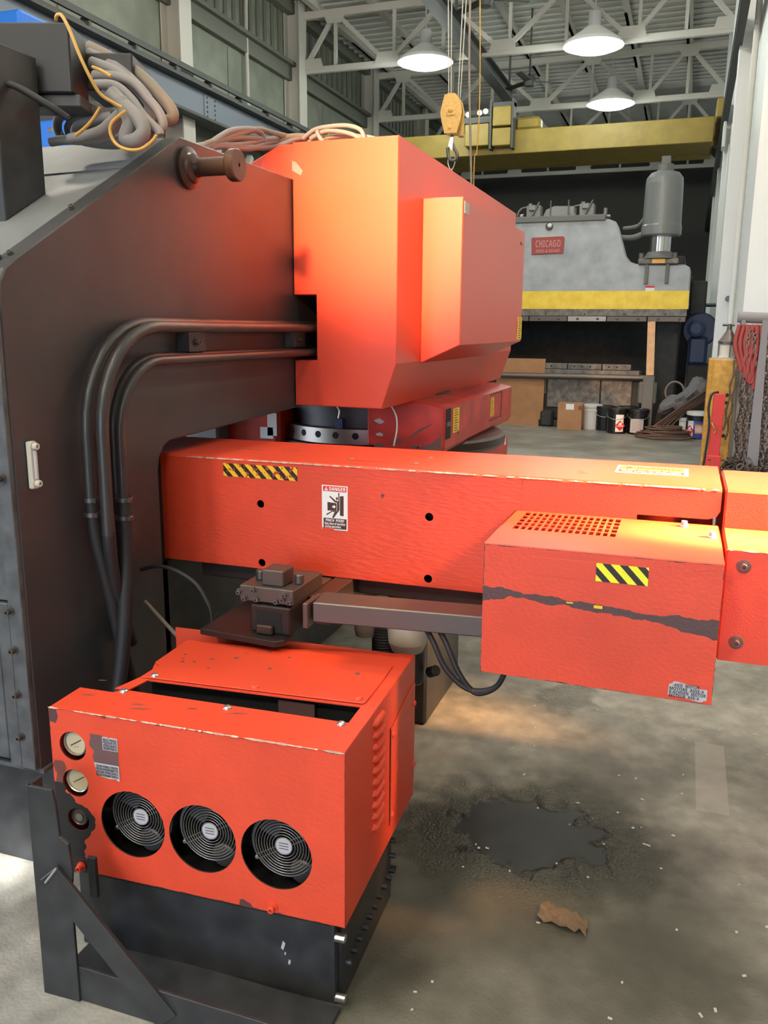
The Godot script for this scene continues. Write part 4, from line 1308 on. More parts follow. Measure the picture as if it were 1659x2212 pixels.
# ------------------------------------------------------------------ the punch press: C-frame, head cabinet, turret
func punch_press() -> void:
	var t := thing("punch_press", "charcoal C-frame turret punch press with an orange-red head cabinet", "punch press", V(-1.6, 0, -2.6))
	var FX := -1.5
	var out := P2([1.6, 0.36, 2.19, 0.36, 2.19, 1.07, 2.2, 1.105, 2.225, 1.135, 2.26, 1.15, 3.3, 1.178, 5.4, 1.2, 5.4, 2.065, 2.39, 2.06, 1.66, 1.652, 1.625, 1.628, 1.605, 1.598, 1.6, 1.56])
	var m := MB.new()
	m.prism(out, V(FX, 0, 0), V(0, 0, -1), V(0, 1, 0), V(-0.06, 0, 0), 0.004)
	obj("side_plate", m, M.charcoal, t)
	m = MB.new()
	m.prism(out, V(-2.3, 0, 0), V(0, 0, -1), V(0, 1, 0), V(-0.06, 0, 0), 0.004)
	obj("far_side_plate", m, M.charcoal, t)
	obj("lower_jaw", bx(V(-1.7, 0.0, -5.0), V(-1.56, 0.75, -1.74), 0.005), M.black_paint, t)
	obj("inner_web", bx(V(-2.3, 1.2, -5.2), V(-1.56, 2.0, -2.45)), M.charcoal, t)
	# sloped top in two sheets with a tapering gap
	var sl := V(0, 0.445, -0.783).normalized()
	var o0 := V(0, 1.615, -1.607) - V(0, 0, 0)
	var at := func(x: float, s: float) -> Vector3: return V(x, 1.615, -1.607) + sl * s
	var nrm := V(0, 0.869, 0.494)
	m = MB.new()
	var sheet := func(m: MB, p: Array) -> void:
		m.quad(p[0], p[1], p[2], p[3])
		var q := []
		for k in 4: q.append((p[k] as Vector3) - nrm * 0.02)
		m.quad(q[3], q[2], q[1], q[0])
		for k in 4: m.quad(p[(k + 1) % 4], p[k], q[k], q[(k + 1) % 4])
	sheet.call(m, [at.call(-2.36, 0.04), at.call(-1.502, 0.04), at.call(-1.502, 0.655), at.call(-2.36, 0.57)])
	obj("top_sheet", m, M.charcoal_lit, t)
	m = MB.new()
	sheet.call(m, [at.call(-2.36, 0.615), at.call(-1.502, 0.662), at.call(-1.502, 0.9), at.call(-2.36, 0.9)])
	obj("top_sheet", m, M.charcoal_lit, t)
	obj("top_deck", bx(V(-2.36, 2.035, -5.3), V(-1.502, 2.055, -2.39)), M.charcoal, t)
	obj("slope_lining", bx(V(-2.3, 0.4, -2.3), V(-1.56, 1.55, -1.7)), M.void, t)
	for p in [[-1.531, 0.352], [-1.529, 0.084], [-1.545, 0.06]]:
		obj("screw", screw(at.call(p[0], p[1]), nrm, 0.008, 0.016), M.dark_steel, t)
	# end panels towards the camera
	m = bx(V(-1.545, 0.375, -1.6), V(-1.502, 1.54, -1.585), 0.002)
	obj("end_strip", m, M.charcoal_scuffed, t)
	obj("end_panel", bx(V(-2.36, 0.39, -1.61), V(-1.588, 0.82, -1.59), 0.002), M.charcoal_scuffed, t)
	obj("end_panel", bx(V(-2.36, 0.825, -1.615), V(-1.549, 1.56, -1.595), 0.002), M.charcoal_scuffed, t)
	obj("end_strip", bx(V(-1.585, 0.375, -1.61), V(-1.547, 0.82, -1.588), 0.002), M.charcoal_scuffed, t)
	for p in [[-1.536, 0.804], [-1.535, 0.701], [-1.536, 0.581], [-1.537, 0.465], [-1.525, 1.139]]:
		obj("screw", screw(V(p[0], p[1], -1.586), Vector3.BACK, 0.0075, 0.018), M.dark_steel, t)
	obj("foot_block", bx(V(-2.36, 0.0, -2.2), V(-1.5, 0.36, -1.7), 0.004), M.black_paint, t)
	obj("foot_ledge", bx(V(-2.36, 0.36, -1.75), V(-1.49, 0.372, -1.6), 0.001), M.charcoal_scuffed, t)
	obj("screw", screw(V(-1.55, 0.345, -1.7), Vector3.BACK, 0.0085, 0.02), M.zinc, t)
	# oil sight gauge
	var sg := obj("sight_gauge", bx(V(FX, 1.105, -1.665), V(FX + 0.014, 1.222, -1.64), 0.003), M.off_white, t)
	obj("sight_glass", rod(V(FX + 0.016, 1.13, -1.654), V(FX + 0.016, 1.2, -1.654), 0.005, 10), M.label_grey, sg)
	for y in [1.118, 1.21]:
		obj("gauge_bolt", screw(V(FX + 0.012, y, -1.654), Vector3.RIGHT, 0.0085, 0.014), M.off_white, sg)
	# lifting trunnion
	m = MB.new()
	m.lathe([[0.0, 0.0], [0.062, 0.0], [0.062, 0.012], [0.05, 0.018], [0.046, 0.02], [0.042, 0.028], [0.029, 0.036], [0.027, 0.05], [0.027, 0.15], [0.045, 0.152], [0.047, 0.156], [0.047, 0.178], [0.044, 0.182], [0.006, 0.182], [0.006, 0.175], [0.0, 0.175]], MB.along(V(FX, 1.975, -2.42), V(FX + 1.0, 1.975, -2.42)), 28)
	obj("lifting_trunnion", m, M.oily_steel, t)
	# conduit pipes sweeping along the frame
	for q in [[-1.425, 1.496, -1.838, 0.95, 0.0165, 0.27], [-1.425, 1.402, -1.912, 1.03, 0.014, 0.2], [-1.472, 1.508, -1.835, 1.04, 0.0155, 0.29], [-1.472, 1.41, -1.948, 0.99, 0.0125, 0.2]]:
		var p := []
		var R: float = q[5]
		p.append(V(q[0], q[1] - 0.002, -3.3))
		p.append(V(q[0], q[1], q[2] - R))
		for i in range(1, 8):
			var f := PI * 0.5 * i / 8.0
			p.append(V(q[0], q[1] - R + R * cos(f), q[2] - R + R * sin(f)))
		p.append(V(q[0], q[1] - R, q[2]))
		p.append(V(q[0], q[3], q[2] + 0.002))
		m = MB.new()
		m.tube(p, q[4], 14)
		obj("conduit_pipe", m, M.black_pipe, t)
	# collars and hoses below the pipes
	obj("hose", tb(pts([-1.425, 1.04, -1.912, -1.425, 0.85, -1.905, -1.43, 0.6, -1.87, -1.44, 0.4, -1.82]), 0.021, 12), M.black_rubber, t)
	obj("hose", tb(pts([-1.472, 1.05, -1.835, -1.47, 0.95, -1.84, -1.46, 0.82, -1.86, -1.45, 0.6, -1.9, -1.44, 0.45, -1.93]), 0.018, 12), M.black_rubber, t)
	obj("hose", tb(pts([-1.425, 0.96, -1.838, -1.43, 0.9, -1.845, -1.445, 0.75, -1.89, -1.455, 0.6, -1.95]), 0.0175, 12), M.black_rubber, t)
	obj("hose", tb(pts([-1.472, 1.0, -1.948, -1.47, 0.85, -1.95, -1.47, 0.6, -1.95]), 0.013, 10), M.black_rubber, t)
	for q in [[-1.425, 1.035, -1.912, 0.024], [-1.425, 0.985, -1.91, 0.0245], [-1.472, 1.045, -1.835, 0.021], [-1.472, 1.005, -1.836, 0.022]]:
		m = MB.new()
		var X := Transform3D(Basis(), V(q[0], q[1], q[2]))
		m.lathe([[q[3] - 0.004, -0.006], [q[3], -0.006], [q[3], 0.006], [q[3] - 0.004, 0.006]], X, 18)
		m.bb(V(q[0] + q[3] - 0.004, q[1] - 0.006, q[2] + 0.006), V(q[0] + q[3] + 0.006, q[1] + 0.006, q[2] + 0.018), 0.001)
		obj("hose_clamp", m, M.dark_steel, t)
	# brackets holding the pipes off the plate
	for zz in [-2.36, -3.12]:
		m = bx(V(FX, 1.42, zz - 0.06), V(FX + 0.045, 1.48, zz + 0.04), 0.002)
		obj("pipe_bracket", m, M.charcoal, t)
		obj("bracket_bolt", screw(V(FX + 0.045, 1.45, zz), Vector3.RIGHT, 0.009, 0.014), M.dark_steel, t)
	obj("thin_hose", tb(pts([-1.49, 0.787, -2.06, -1.435, 0.803, -2.06, -1.377, 0.799, -2.06, -1.31, 0.768, -2.06, -1.272, 0.72, -2.06, -1.253, 0.66, -2.06, -1.27, 0.5, -2.06]), 0.006, 8), M.black_rubber, t)
	obj("grease_rod", rod(V(-1.49, 0.685, -2.07), V(-1.3, 0.515, -2.07), 0.006, 8), M.tan_cable, t)
	obj("corner_cable", tb(pts([-1.49, 1.19, -2.0, -1.485, 1.12, -1.99, -1.488, 1.0, -2.02]), 0.005, 6), M.black_rubber, t)
	# head cabinet with its notch for the pipes
	var zc := -3.168
	var cab := P2([-1.495, 2.192, -1.063, 2.192, -1.063, 1.362, -1.124, 1.183, -1.497, 1.187, -1.497, 1.368, -1.4, 1.369, -1.4, 1.624, -1.497, 1.624])
	m = MB.new()
	m.prism(cab, V(0, 0, zc), Vector3.RIGHT, Vector3.UP, V(0, 0, -2.29), 0.003)
	var co := obj("head_cabinet", m, M.red_smooth, t)
	m = MB.new()
	m.prism(P2([-1.8, 2.06, -1.5, 2.06, -1.5, 2.19, -1.56, 2.19, -1.75, 2.1]), V(0, 0, zc - 0.02), Vector3.RIGHT, Vector3.UP, V(0, 0, -2.0), 0.003)
	obj("cabinet_shoulder", m, M.red_smooth, co)
	m = MB.new()
	m.prism(P2([-1.064, 2.016, -0.894, 2.014, -0.894, 1.43, -1.064, 1.352]), V(0, 0, -3.488), Vector3.RIGHT, Vector3.UP, V(0, 0, -1.38), 0.003)
	obj("side_box", m, M.red_smooth, co)
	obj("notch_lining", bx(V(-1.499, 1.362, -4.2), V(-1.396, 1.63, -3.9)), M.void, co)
	obj("rating_label", bx(V(-0.894, 1.955, -3.585), V(-0.8925, 2.0, -3.508)), M.label_grey, t, "small grey rating label")
	obj("arrow_mark", bx(V(-0.894, 1.94, -4.79), V(-0.8925, 1.955, -4.74)), M.ink_black, t)
	strip_label(t, V(-0.8925, 1.5, -4.81), 0.12, 0.12)
	tape_corner(co)
	# turret under the cabinet
	m = MB.new()
	m.lathe([[0.0, 0.9], [0.62, 0.9], [0.64, 0.92], [0.64, 0.955], [0.62, 0.965], [0.0, 0.965]], Transform3D(Basis(), V(-1.5, 0, -4.3)), 48)
	obj("lower_turret", m, M.oily_steel, t)
	m = MB.new()
	m.lathe([[0.0, 0.965], [0.44, 0.965], [0.44, 1.035], [0.42, 1.04], [0.0, 1.04]], Transform3D(Basis(), V(-1.5, 0, -4.08)), 48)
	var ur := obj("turret_ring", m, M.steel, t)
	for i in 8:
		var f := -0.7 + i * 0.22
		var d := V(sin(f), 0, cos(f))
		obj("ring_hole", rod(V(-1.5, 1.005, -4.08) + d * 0.42, V(-1.5, 1.005, -4.08) + d * 0.4412, 0.016, 12), M.void, ur)
	m = MB.new()
	m.lathe([[0.0, 1.03], [0.4, 1.03], [0.4, 1.19], [0.0, 1.19]], Transform3D(Basis(), V(-1.5, 0, -4.08)), 40)
	obj("upper_turret", m, M.black_paint, t)
	obj("tool_holder", bx(V(-1.525, 1.035, -3.68), V(-1.485, 1.085, -3.65), 0.003), M.motor_blue, t)
	obj("tool_spring", tb(pts([-1.5, 1.18, -3.66, -1.515, 1.15, -3.65, -1.5, 1.12, -3.65, -1.505, 1.085, -3.65]), 0.006, 6), M.zinc, t)
	# turret guard: dented front, sloped shoulder, panels
	m = MB.new()
	m.prism(P2([-1.33, 0.985, -1.24, 0.965, -0.985, 0.96, -0.97, 0.98, -0.97, 1.16, -1.06, 1.182, -1.33, 1.182]), V(0, 0, -3.56), Vector3.RIGHT, Vector3.UP, V(0, 0, -1.5), 0.008)
	var g := obj("turret_guard", m, M.red_worn, t)
	m = MB.new()
	m.tube(smooth(pts([-1.22, 1.17, -3.555, -1.19, 1.12, -3.55, -1.185, 1.06, -3.55, -1.2, 0.985, -3.553]), 6), 0.004, 6)
	obj("dent_ridge", m, M.label_white, g)
	scratches(g)
	obj("door_gap", bx(V(-0.971, 1.02, -3.66), V(-0.9685, 1.153, -3.575)), M.void, g)
	obj("gap_latch", bx(V(-0.9685, 1.075, -3.65), V(-0.967, 1.095, -3.59)), M.dark_steel, g)
	for q in [[1.02, 1.148, -3.8], [1.006, 1.153, -4.76]]:
		obj("panel_seam", bx(V(-0.9705, q[0], q[2] - 0.004), V(-0.9688, q[1], q[2] + 0.004)), M.void, g)
	obj("panel_seam", bx(V(-0.9705, 1.15, -4.76), V(-0.9688, 1.153, -4.45)), M.void, g)
	obj("panel_seam", bx(V(-0.9705, 1.014, -4.76), V(-0.9688, 1.017, -4.45)), M.void, g)
	strip_label(g, V(-0.969, 1.09, -3.75), 0.11, 0.11)
	strip_label(g, V(-0.969, 1.085, -4.52), 0.1, 0.085)
	obj("lower_guard", bx(V(-1.3, 0.74, -5.0), V(-0.97, 0.875, -4.1), 0.01), M.red_worn, t)
	obj("port_frame", bx(V(-0.97, 0.83, -4.93), V(-0.968, 0.868, -4.89)), M.label_white, t)
	# what shows through the throat
	obj("throat_guard", bx(V(-2.2, 0.92, -4.3), V(-1.84, 1.12, -3.7), 0.02), M.red_worn, t)
	obj("paint_scrape", bx(V(-1.9, 0.98, -3.7), V(-1.85, 1.09, -3.698)), M.label_white, t)
	obj("paint_scrape", bx(V(-1.94, 0.965, -3.7), V(-1.87, 1.02, -3.698)), M.label_white, t)
	obj("throat_post", bx(V(-2.3, 0.6, -3.9), V(-2.12, 1.12, -3.6), 0.01), M.brake_dark, t)
	obj("throat_cable", tb(pts([-2.05, 0.95, -3.2, -1.98, 0.985, -3.1, -1.85, 0.985, -3.05, -1.75, 0.95, -3.0]), 0.009, 7), M.black_rubber, t)
	# slide rail and its stop under the carriage
	m = MB.new()
	m.prism(P2([-1.225, -1.95, -0.985, -1.93, -0.965, -1.95, -1.1, -2.7, -1.225, -2.7]), V(0, 0.655, 0), Vector3.RIGHT, V(0, 0, 1), V(0, 0.018, 0), 0.002)
	obj("rail_base", m, M.rail_dark, t)
	obj("rail_post", bx(V(-1.085, 0.672, -2.6), V(-0.965, 0.75, -1.985), 0.004), M.rail_dark, t)
	obj("post_window", bx(V(-1.065, 0.68, -1.987), V(-0.99, 0.735, -1.983)), M.void, t)
	obj("window_wedge", bx(V(-1.06, 0.674, -1.99), V(-1.01, 0.7, -1.965), 0.004), M.oily_steel, t)
	obj("stop_plate", bx(V(-1.126, 0.753, -2.2), V(-0.96, 0.797, -2.0), 0.003), M.dark_steel, t)
	obj("stop_block", bx(V(-1.066, 0.797, -2.09), V(-1.0, 0.842, -2.02), 0.003), M.dark_steel, t)
	for q in [[-1.125, 0.778], [-1.108, 0.762], [-1.08, 0.788], [-1.07, 0.763], [-1.01, 0.763], [-0.985, 0.784], [-0.99, 0.77], [-0.97, 0.765]]:
		obj("stop_screw", screw(V(q[0], q[1], -2.0), V(0.1, 0, 1).normalized(), 0.0065, 0.014), M.dark_steel, t)
	for x in [-1.095, -0.975]:
		obj("stop_bolt", rod(V(x, 0.797, -2.07), V(x, 0.825, -2.07), 0.014, 12, 0.003), M.dark_steel, t)
	obj("slide_rail", bx(V(-1.08, 0.73, -3.0), V(-0.97, 0.752, -2.2), 0.003), M.dark_steel, t)
	obj("oblique_rib", bx(V(-0.96, 0.67, -2.9), V(-0.9, 0.755, -2.1), 0.003), M.oily_steel, t)
	# fittings hanging under the table
	m = MB.new()
	m.lathe([[0.0, 0.5], [0.05, 0.5], [0.062, 0.53], [0.07, 0.63], [0.0, 0.63]], Transform3D(Basis(), V(-0.765, 0, -2.42)), 22)
	obj("plastic_cup", m, M.off_white, t)
	m = MB.new()
	m.lathe([[0.0, 0.54], [0.032, 0.54], [0.036, 0.56], [0.036, 0.64], [0.0, 0.64]], Transform3D(Basis(), V(-0.9, 0, -2.4)), 18)
	obj("plastic_cup", m, M.tan_cable, t)
	var prof := [[0.0, 0.42]]
	for i in 22:
		prof.append([0.033, 0.42 + i * 0.009])
		prof.append([0.039, 0.4245 + i * 0.009])
	prof.append([0.0, 0.62])
	m = MB.new()
	m.lathe(prof, Transform3D(Basis(), V(-0.845, 0, -2.42)), 20)
	obj("corrugated_hose", m, M.black_rubber, t)
	obj("axis_motor", rod(V(-0.76, 0.38, -2.45), V(-0.76, 0.51, -2.45), 0.045, 18, 0.008), M.black_paint, t)
	obj("motor_plug", rod(V(-0.7, 0.42, -2.45), V(-0.67, 0.44, -2.43), 0.018, 10, 0.004), M.black_rubber, t)
	obj("rear_column", bx(V(-1.0, 0.0, -3.4), V(-0.84, 0.62, -2.9), 0.01), M.black_paint, t)

func strip_label(t: Node3D, c: Vector3, hgt: float, wid: float) -> void:
	# yellow vertical label on a face that looks along +x
	obj("caution_strip", bx(c + V(0, -hgt * 0.5, -wid * 0.5), c + V(0.0012, hgt * 0.5, wid * 0.5)), M.hazard_yellow, t, "yellow caution strip")
	for i in 9:
		var y := c.y - hgt * 0.42 + hgt * 0.84 * i / 8.0
		var z0 := c.z - wid * (0.32 - 0.1 * (i % 3))
		obj("print_line", bx(V(c.x + 0.0012, y - 0.002, z0), V(c.x + 0.0016, y + 0.002, c.z + wid * 0.32)), M.ink_brown, t)

func tape_corner(co: Node3D) -> void:
	var m := MB.new()
	m.prism(P2([-1.496, 2.09, -1.46, 2.07, -1.45, 2.085, -1.48, 2.12, -1.496, 2.125]), V(0, 0, -3.1668), Vector3.RIGHT, Vector3.UP, V(0, 0, 0.0006))
	obj("tape_scrap", m, M.plaque_letter, co)

func scratches(g: Node3D) -> void:
	var r := RandomNumberGenerator.new()
	r.seed = 21
	for i in 9:
		var m := MB.new()
		var c := V(r.randf_range(-1.3, -1.0), 0.975 + 0.06 * r.randf() * r.randf() + 0.004, -3.556)
		if i == 0: c = V(-1.275, 1.09, -3.556)
		if i == 1: c = V(-1.27, 1.03, -3.556)
		var p := PackedVector2Array()
		var s := r.randf_range(0.008, 0.03)
		for j in 9:
			var f := TAU * j / 9.0
			p.append(Vector2(cos(f) * s * r.randf_range(0.5, 1.2), sin(f) * s * 0.45 * r.randf_range(0.4, 1.3)))
		m.prism(p, c + V(0, 0, -0.004), Vector3.RIGHT, Vector3.UP, V(0, 0, 0.0006))
		obj("bare_spot", m, M.bare_patch if i > 1 else M.label_grey, g)
	var m2 := MB.new()
	m2.prism(P2([-1.16, 1.0, -1.03, 1.085, -1.025, 1.092, -1.09, 1.06]), V(0, 0, -3.5598), Vector3.RIGHT, Vector3.UP, V(0, 0, 0.0006))
	obj("bare_spot", m2, M.bare_patch, g)
	var m3 := MB.new()
	m3.prism(P2([-1.09, 0.972, -0.985, 0.97, -0.985, 1.06, -0.993, 1.03, -1.01, 1.02, -1.03, 1.0, -1.06, 0.995]), V(0, 0, -3.5598), Vector3.RIGHT, Vector3.UP, V(0, 0, 0.0006))
	obj("bare_spot", m3, M.bare_patch, g)

# ------------------------------------------------------------------ the carriage: long cover, motor cover, end cover
func carriage() -> void:
	var t := thing("carriage", "long orange-red carriage crossing the machine with a motor cover at its right end", "carriage", V(-0.8, 0.75, -2.45))
	var zf := -2.29
	var holes := [[-1.206, 0.776, 0.0125], [-1.206, 0.964, 0.0125], [-0.664, 0.782, 0.0125], [-0.664, 0.967, 0.0125]]
	var none := func(_x: float, _y: float, _n: float) -> float: return 0.0
	var m := holed(-1.95, -0.40, 0.756, 1.094, zf, 0.004, [[-1.226, -1.186, [0, 1]], [-0.684, -0.644, [2, 3]]], holes)
	obj("front_sheet", m, worn_sheet("beam_front", 1.55, 0.338, 420, 51, 0.0, none), t)
	m = MB.new()
	m.prism(P2([-0.4, 0.757, -0.092, 0.757, -0.092, 1.021, 0.085, 1.022, 0.104, 1.03, 0.112, 1.045, 0.112, 1.094, -0.4, 1.094]), V(0, 0, zf), Vector3.RIGHT, Vector3.UP, V(0, 0, -0.004))
	obj("front_sheet", m, M.red_paint, t)
	m = MB.new()
	m.prism(P2([0.0, 0.0006, 0.006, 0.0085, 0.39, 0.009, 0.39, -0.33, 0.384, -0.33, 0.384, 0.004, 0.01, 0.0006]), V(-1.95, 1.094, zf), V(0, 0, -1), Vector3.UP, V(2.062, 0, 0), 0.0)
	obj("top_cover", m, M.red_paint, t)
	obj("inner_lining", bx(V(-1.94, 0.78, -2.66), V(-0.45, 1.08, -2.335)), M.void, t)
	edge_wear_glint(t, V(-1.45, 1.0965, zf - 0.001), V(0.11, 1.099, zf - 0.001), V(0, 0.7, 0.7), 130, 0.0035, 4)
	# access panel on the top
	m = MB.new()
	m.prism(P2([-0.955, -2.385, -0.725, -2.375, -0.715, -2.52, -0.94, -2.5]), V(0, 1.1025, 0), Vector3.RIGHT, V(0, 0, 1), V(0, 0.0022, 0), 0.0008)
	obj("access_panel", m, M.red_paint, t)
	for q in [[-0.945, -2.395], [-0.735, -2.385], [-0.725, -2.505]]:
		obj("panel_screw", dome(V(q[0], 1.1046, q[1]), Vector3.UP, 0.007, 0.004), M.tan_cable, t)
	# stickers
	var hz := MB.new()
	hz.quad(V(-1.332, 1.044, zf + 0.0012), V(-1.079, 1.045, zf + 0.0012), V(-1.079, 1.086, zf + 0.0012), V(-1.332, 1.085, zf + 0.0012))
	hz.bb(V(-1.332, 1.044, zf), V(-1.079, 1.085, zf + 0.0008))
	obj("hazard_tape", hz, stripes("tape_worn", 0.253, 0.041, 0.0385, Color(0.95, 0.75, 0.1), 0.3, 3), t, "worn yellow and black hazard tape")
	danger_sign(t, V(-0.958, 0.971, zf))
	warning_sign(t)
	for q in [[-0.25, 1.1022, -2.4, 0.03, 0.006], [-0.255, 1.1022, -2.42, 0.018, 0.005], [-0.26, 1.1022, -2.44, 0.02, 0.004], [-0.55, 1.1022, -2.63, 0.03, 0.004], [-1.34, 1.1022, -2.47, 0.1, 0.006], [-1.2, 1.1022, -2.5, 0.07, 0.004]]:
		m = MB.new()
		m.bb(V(q[0] - q[3] * 0.5, q[1], q[2] - q[4]), V(q[0] + q[3] * 0.5, q[1] + 0.0008, q[2]))
		obj("scuff_mark", m, M.bare_patch, t)
	# motor cover
	var x0 := -0.415
	var x1 := 0.112
	var y0 := 0.685
	var y1 := 1.007
	var zm := -1.9
	var strip := func(x: float, y: float, n: float) -> float:
		var c := lerpf(0.199, 0.206, minf(1.0, x / 0.065)) - 0.03 * maxf(0.0, x - 0.065) / 0.46
		var hw := 0.008 + 0.012 * maxf(0.0, 1.0 - x / 0.07) + 0.014 * smoothstep(0.36, 0.53, x) + 0.0012 * sin(x * 47.0)
		return 1.0 if absf(y - c) < hw + n * 0.007 else 0.0
	m = MB.new()
	m.quad(V(x0, y0, zm), V(x1, y0 - 0.004, zm), V(x1, y1 - 0.002, zm), V(x0, y1 - 0.002, zm))
	m.quad(V(x0, y1 - 0.002, zm), V(x1, y1 - 0.002, zm), V(x1, y1, zm - 0.002), V(x0, y1, zm - 0.002), Vector2(0, 0.02), Vector2(1, 0.02), Vector2(1, 0.0), Vector2(0, 0.0))
	m.quad(V(x1, y0 - 0.004, zm - 0.003), V(x0, y0, zm - 0.003), V(x0, y1, zm - 0.003), V(x1, y1, zm - 0.003))
	var mc := obj("motor_cover", m, worn_sheet("motor_front", 0.527, 0.322, 1500, 61, 0.0022, strip), t, "boxy motor cover with a bare scraped band")
	m = MB.new()
	m.bb(V(x0, y0, zm - 0.39), V(x0 + 0.003, y1, zm - 0.0005))
	m.bb(V(x1 - 0.003, y0, zm - 0.39), V(x1, y1, zm - 0.0005))
	m.bb(V(x0 + 0.02, y0 + 0.004, zm - 0.39), V(x1 - 0.02, y0 + 0.006, zm - 0.02))
	obj("cover_side", m, M.red_paint, mc)
	# vented top: frame, bars, all one sheet
	m = MB.new()
	var gx0 := -0.382
	var gx1 := -0.13
	var gz0 := -2.272
	var gz1 := -2.07
	m.bb(V(x0, y1 - 0.003, zm - 0.39), V(gx0, y1, zm - 0.002))
	m.bb(V(gx1, y1 - 0.003, zm - 0.39), V(x1, y1, zm - 0.002))
	m.bb(V(gx0, y1 - 0.003, gz1), V(gx1, y1, zm - 0.002))
	m.bb(V(gx0, y1 - 0.003, zm - 0.39), V(gx1, y1, gz0))
	var nx := 15
	var nz := 5
	for i in range(1, nx):
		var x := lerpf(gx0, gx1, float(i) / nx)
		m.bb(V(x - 0.0028, y1 - 0.003, gz0), V(x + 0.0028, y1, gz1))
	for i in range(1, nz):
		var z := lerpf(gz0, gz1, float(i) / nz)
		m.bb(V(gx0, y1 - 0.0031, z - 0.0045), V(gx1, y1 - 0.0001, z + 0.0045))
	obj("vented_top", m, M.red_paint, mc)
	obj("motor_body", bx(V(-0.37, 0.72, -2.26), V(-0.05, 0.94, -1.96), 0.03), M.red_worn, mc)
	for q in [[0.027, -2.25], [0.092, -2.15]]:
		obj("top_screw", screw(V(q[0], y1, q[1]), Vector3.UP, 0.0075, 0.015), M.label_grey, t)
	hz = MB.new()
	hz.quad(V(-0.156, 0.9415, zm + 0.0012), V(-0.0425, 0.942, zm + 0.0012), V(-0.0425, 0.984, zm + 0.0012), V(-0.156, 0.983, zm + 0.0012))
	hz.bb(V(-0.156, 0.9415, zm), V(-0.0425, 0.984, zm + 0.0008))
	obj("hazard_tape", hz, stripes("tape_fresh", 0.1135, 0.042, 0.0375, Color(0.95, 0.93, 0.14), 0.62, 4), t, "short bright lime and brown hazard tape")
	obj("painted_over_label", bx(V(-0.301, 0.942, zm), V(-0.158, 0.985, zm + 0.0007), 0.0003), M.red_paint, t)
	obj("tape_scrap", bx(V(-0.218, 0.882, zm), V(-0.203, 0.8845, zm + 0.0007)), M.hazard_lime, t)
	obj("tape_scrap", bx(V(-0.156, 0.877, zm), V(-0.137, 0.884, zm + 0.0007)), M.hazard_yellow, t)
	# axis motor label, torn along its top
	obj("label_backing", bx(V(0.0145, 0.683, zm), V(0.104, 0.729, zm + 0.0007), 0.0003), M.red_paint, t)
	m = MB.new()
	m.prism(P2([0.018, 0.694, 0.026, 0.692, 0.05, 0.691, 0.066, 0.688, 0.084, 0.685, 0.0925, 0.686, 0.095, 0.689, 0.1005, 0.69, 0.101, 0.7, 0.101, 0.716, 0.095, 0.716, 0.085, 0.7155, 0.08, 0.72, 0.072, 0.7225, 0.06, 0.722, 0.05, 0.7245, 0.035, 0.727, 0.029, 0.7265, 0.027, 0.722, 0.0195, 0.719]), V(0, 0, zm + 0.0005), Vector3.RIGHT, Vector3.UP, V(0, 0, 0.0006))
	var ml := obj("axis_label", m, M.label_grey, t, "grey motor label in four languages")
	var ll := [["-AXIS  MOTOR", 0.056, 0.7185, 0.056], ["MOTORE  ASSE-X", 0.0575, 0.7095, 0.073], ["X-ACHSEN  MOTOR", 0.0595, 0.701, 0.0785], ["MOTEUR  AXE-X", 0.053, 0.6925, 0.064]]
	for q in ll:
		text("lettering", q[0], 0.0075, V(q[1], q[2], zm + 0.0013), Basis(), M.ink_black, ml, true, q[3])
	# end cover beyond the motor
	m = MB.new()
	m.prism(P2([0.0, 0.0, 0.232, 0.0, 0.236, 0.0, 0.236, 0.093, 0.242, 0.1, 0.56, 0.1, 0.65, 0.06, 0.65, -0.27, 0.0, -0.27]), V(0.12, 1.004, -2.05), V(0, 0, -1), Vector3.UP, V(0.9, 0, 0), 0.005)
	var ec := obj("end_cover", m, M.red_paint, t)
	for y in [0.968, 0.783]:
		var w := MB.new()
		w.lathe([[0.0, 0.0], [0.017, 0.0], [0.015, 0.0012], [0.0, 0.0012]], MB.along(V(0.161, y, -2.05), V(0.161, y, -1.0)), 16)
		obj("bolt_washer", w, M.bare_patch, ec)
		obj("cover_bolt", screw(V(0.161, y, -2.049), Vector3.BACK, 0.008, 0.013), M.bare_patch, ec)
	edge_wear_glint(t, V(0.125, 1.0035, -2.051), V(0.6, 1.0035, -2.051), V(0, 0.7, 0.7), 25, 0.003, 6)
	# steel bar to the left of the motor cover, and what hangs under the beam
	m = MB.new()
	m.box(V(-0.62, 0.752, -2.055), V(0.56, 0.055, 0.1), 0.003, Basis(Vector3.UP, 0.1))
	obj("steel_bar", m, M.dark_steel, t)
	obj("bar_end_plate", bx(V(-0.915, 0.71, -2.06), V(-0.9, 0.78, -1.96), 0.002), M.dark_steel, t)
	m = MB.new()
	m.lathe([[0.0, 0.0], [0.018, 0.0], [0.024, 0.006], [0.024, 0.026], [0.016, 0.03], [0.012, 0.05], [0.0, 0.05]], MB.along(V(-0.9, 0.7, -2.42), V(-0.86, 0.703, -2.36)), 8)
	obj("pipe_elbow", m, M.zinc, t)
	obj("pipe_elbow", rod(V(-0.9, 0.7, -2.42), V(-0.9, 0.76, -2.43), 0.016, 10), M.zinc, t)
	for x in [-0.7, -0.66]:
		obj("bracket_tab", bx(V(x - 0.06, 0.7, -2.42), V(x - 0.048, 0.757, -2.36), 0.002), M.dark_steel, t)
	obj("sensor_block", bx(V(-0.66, 0.715, -2.42), V(-0.61, 0.757, -2.37), 0.003), M.brake_dark, t)
	obj("ball_screw", rod(V(-1.3, 0.78, -2.5), V(0.1, 0.78, -2.5), 0.018, 12), M.dark_steel, t)
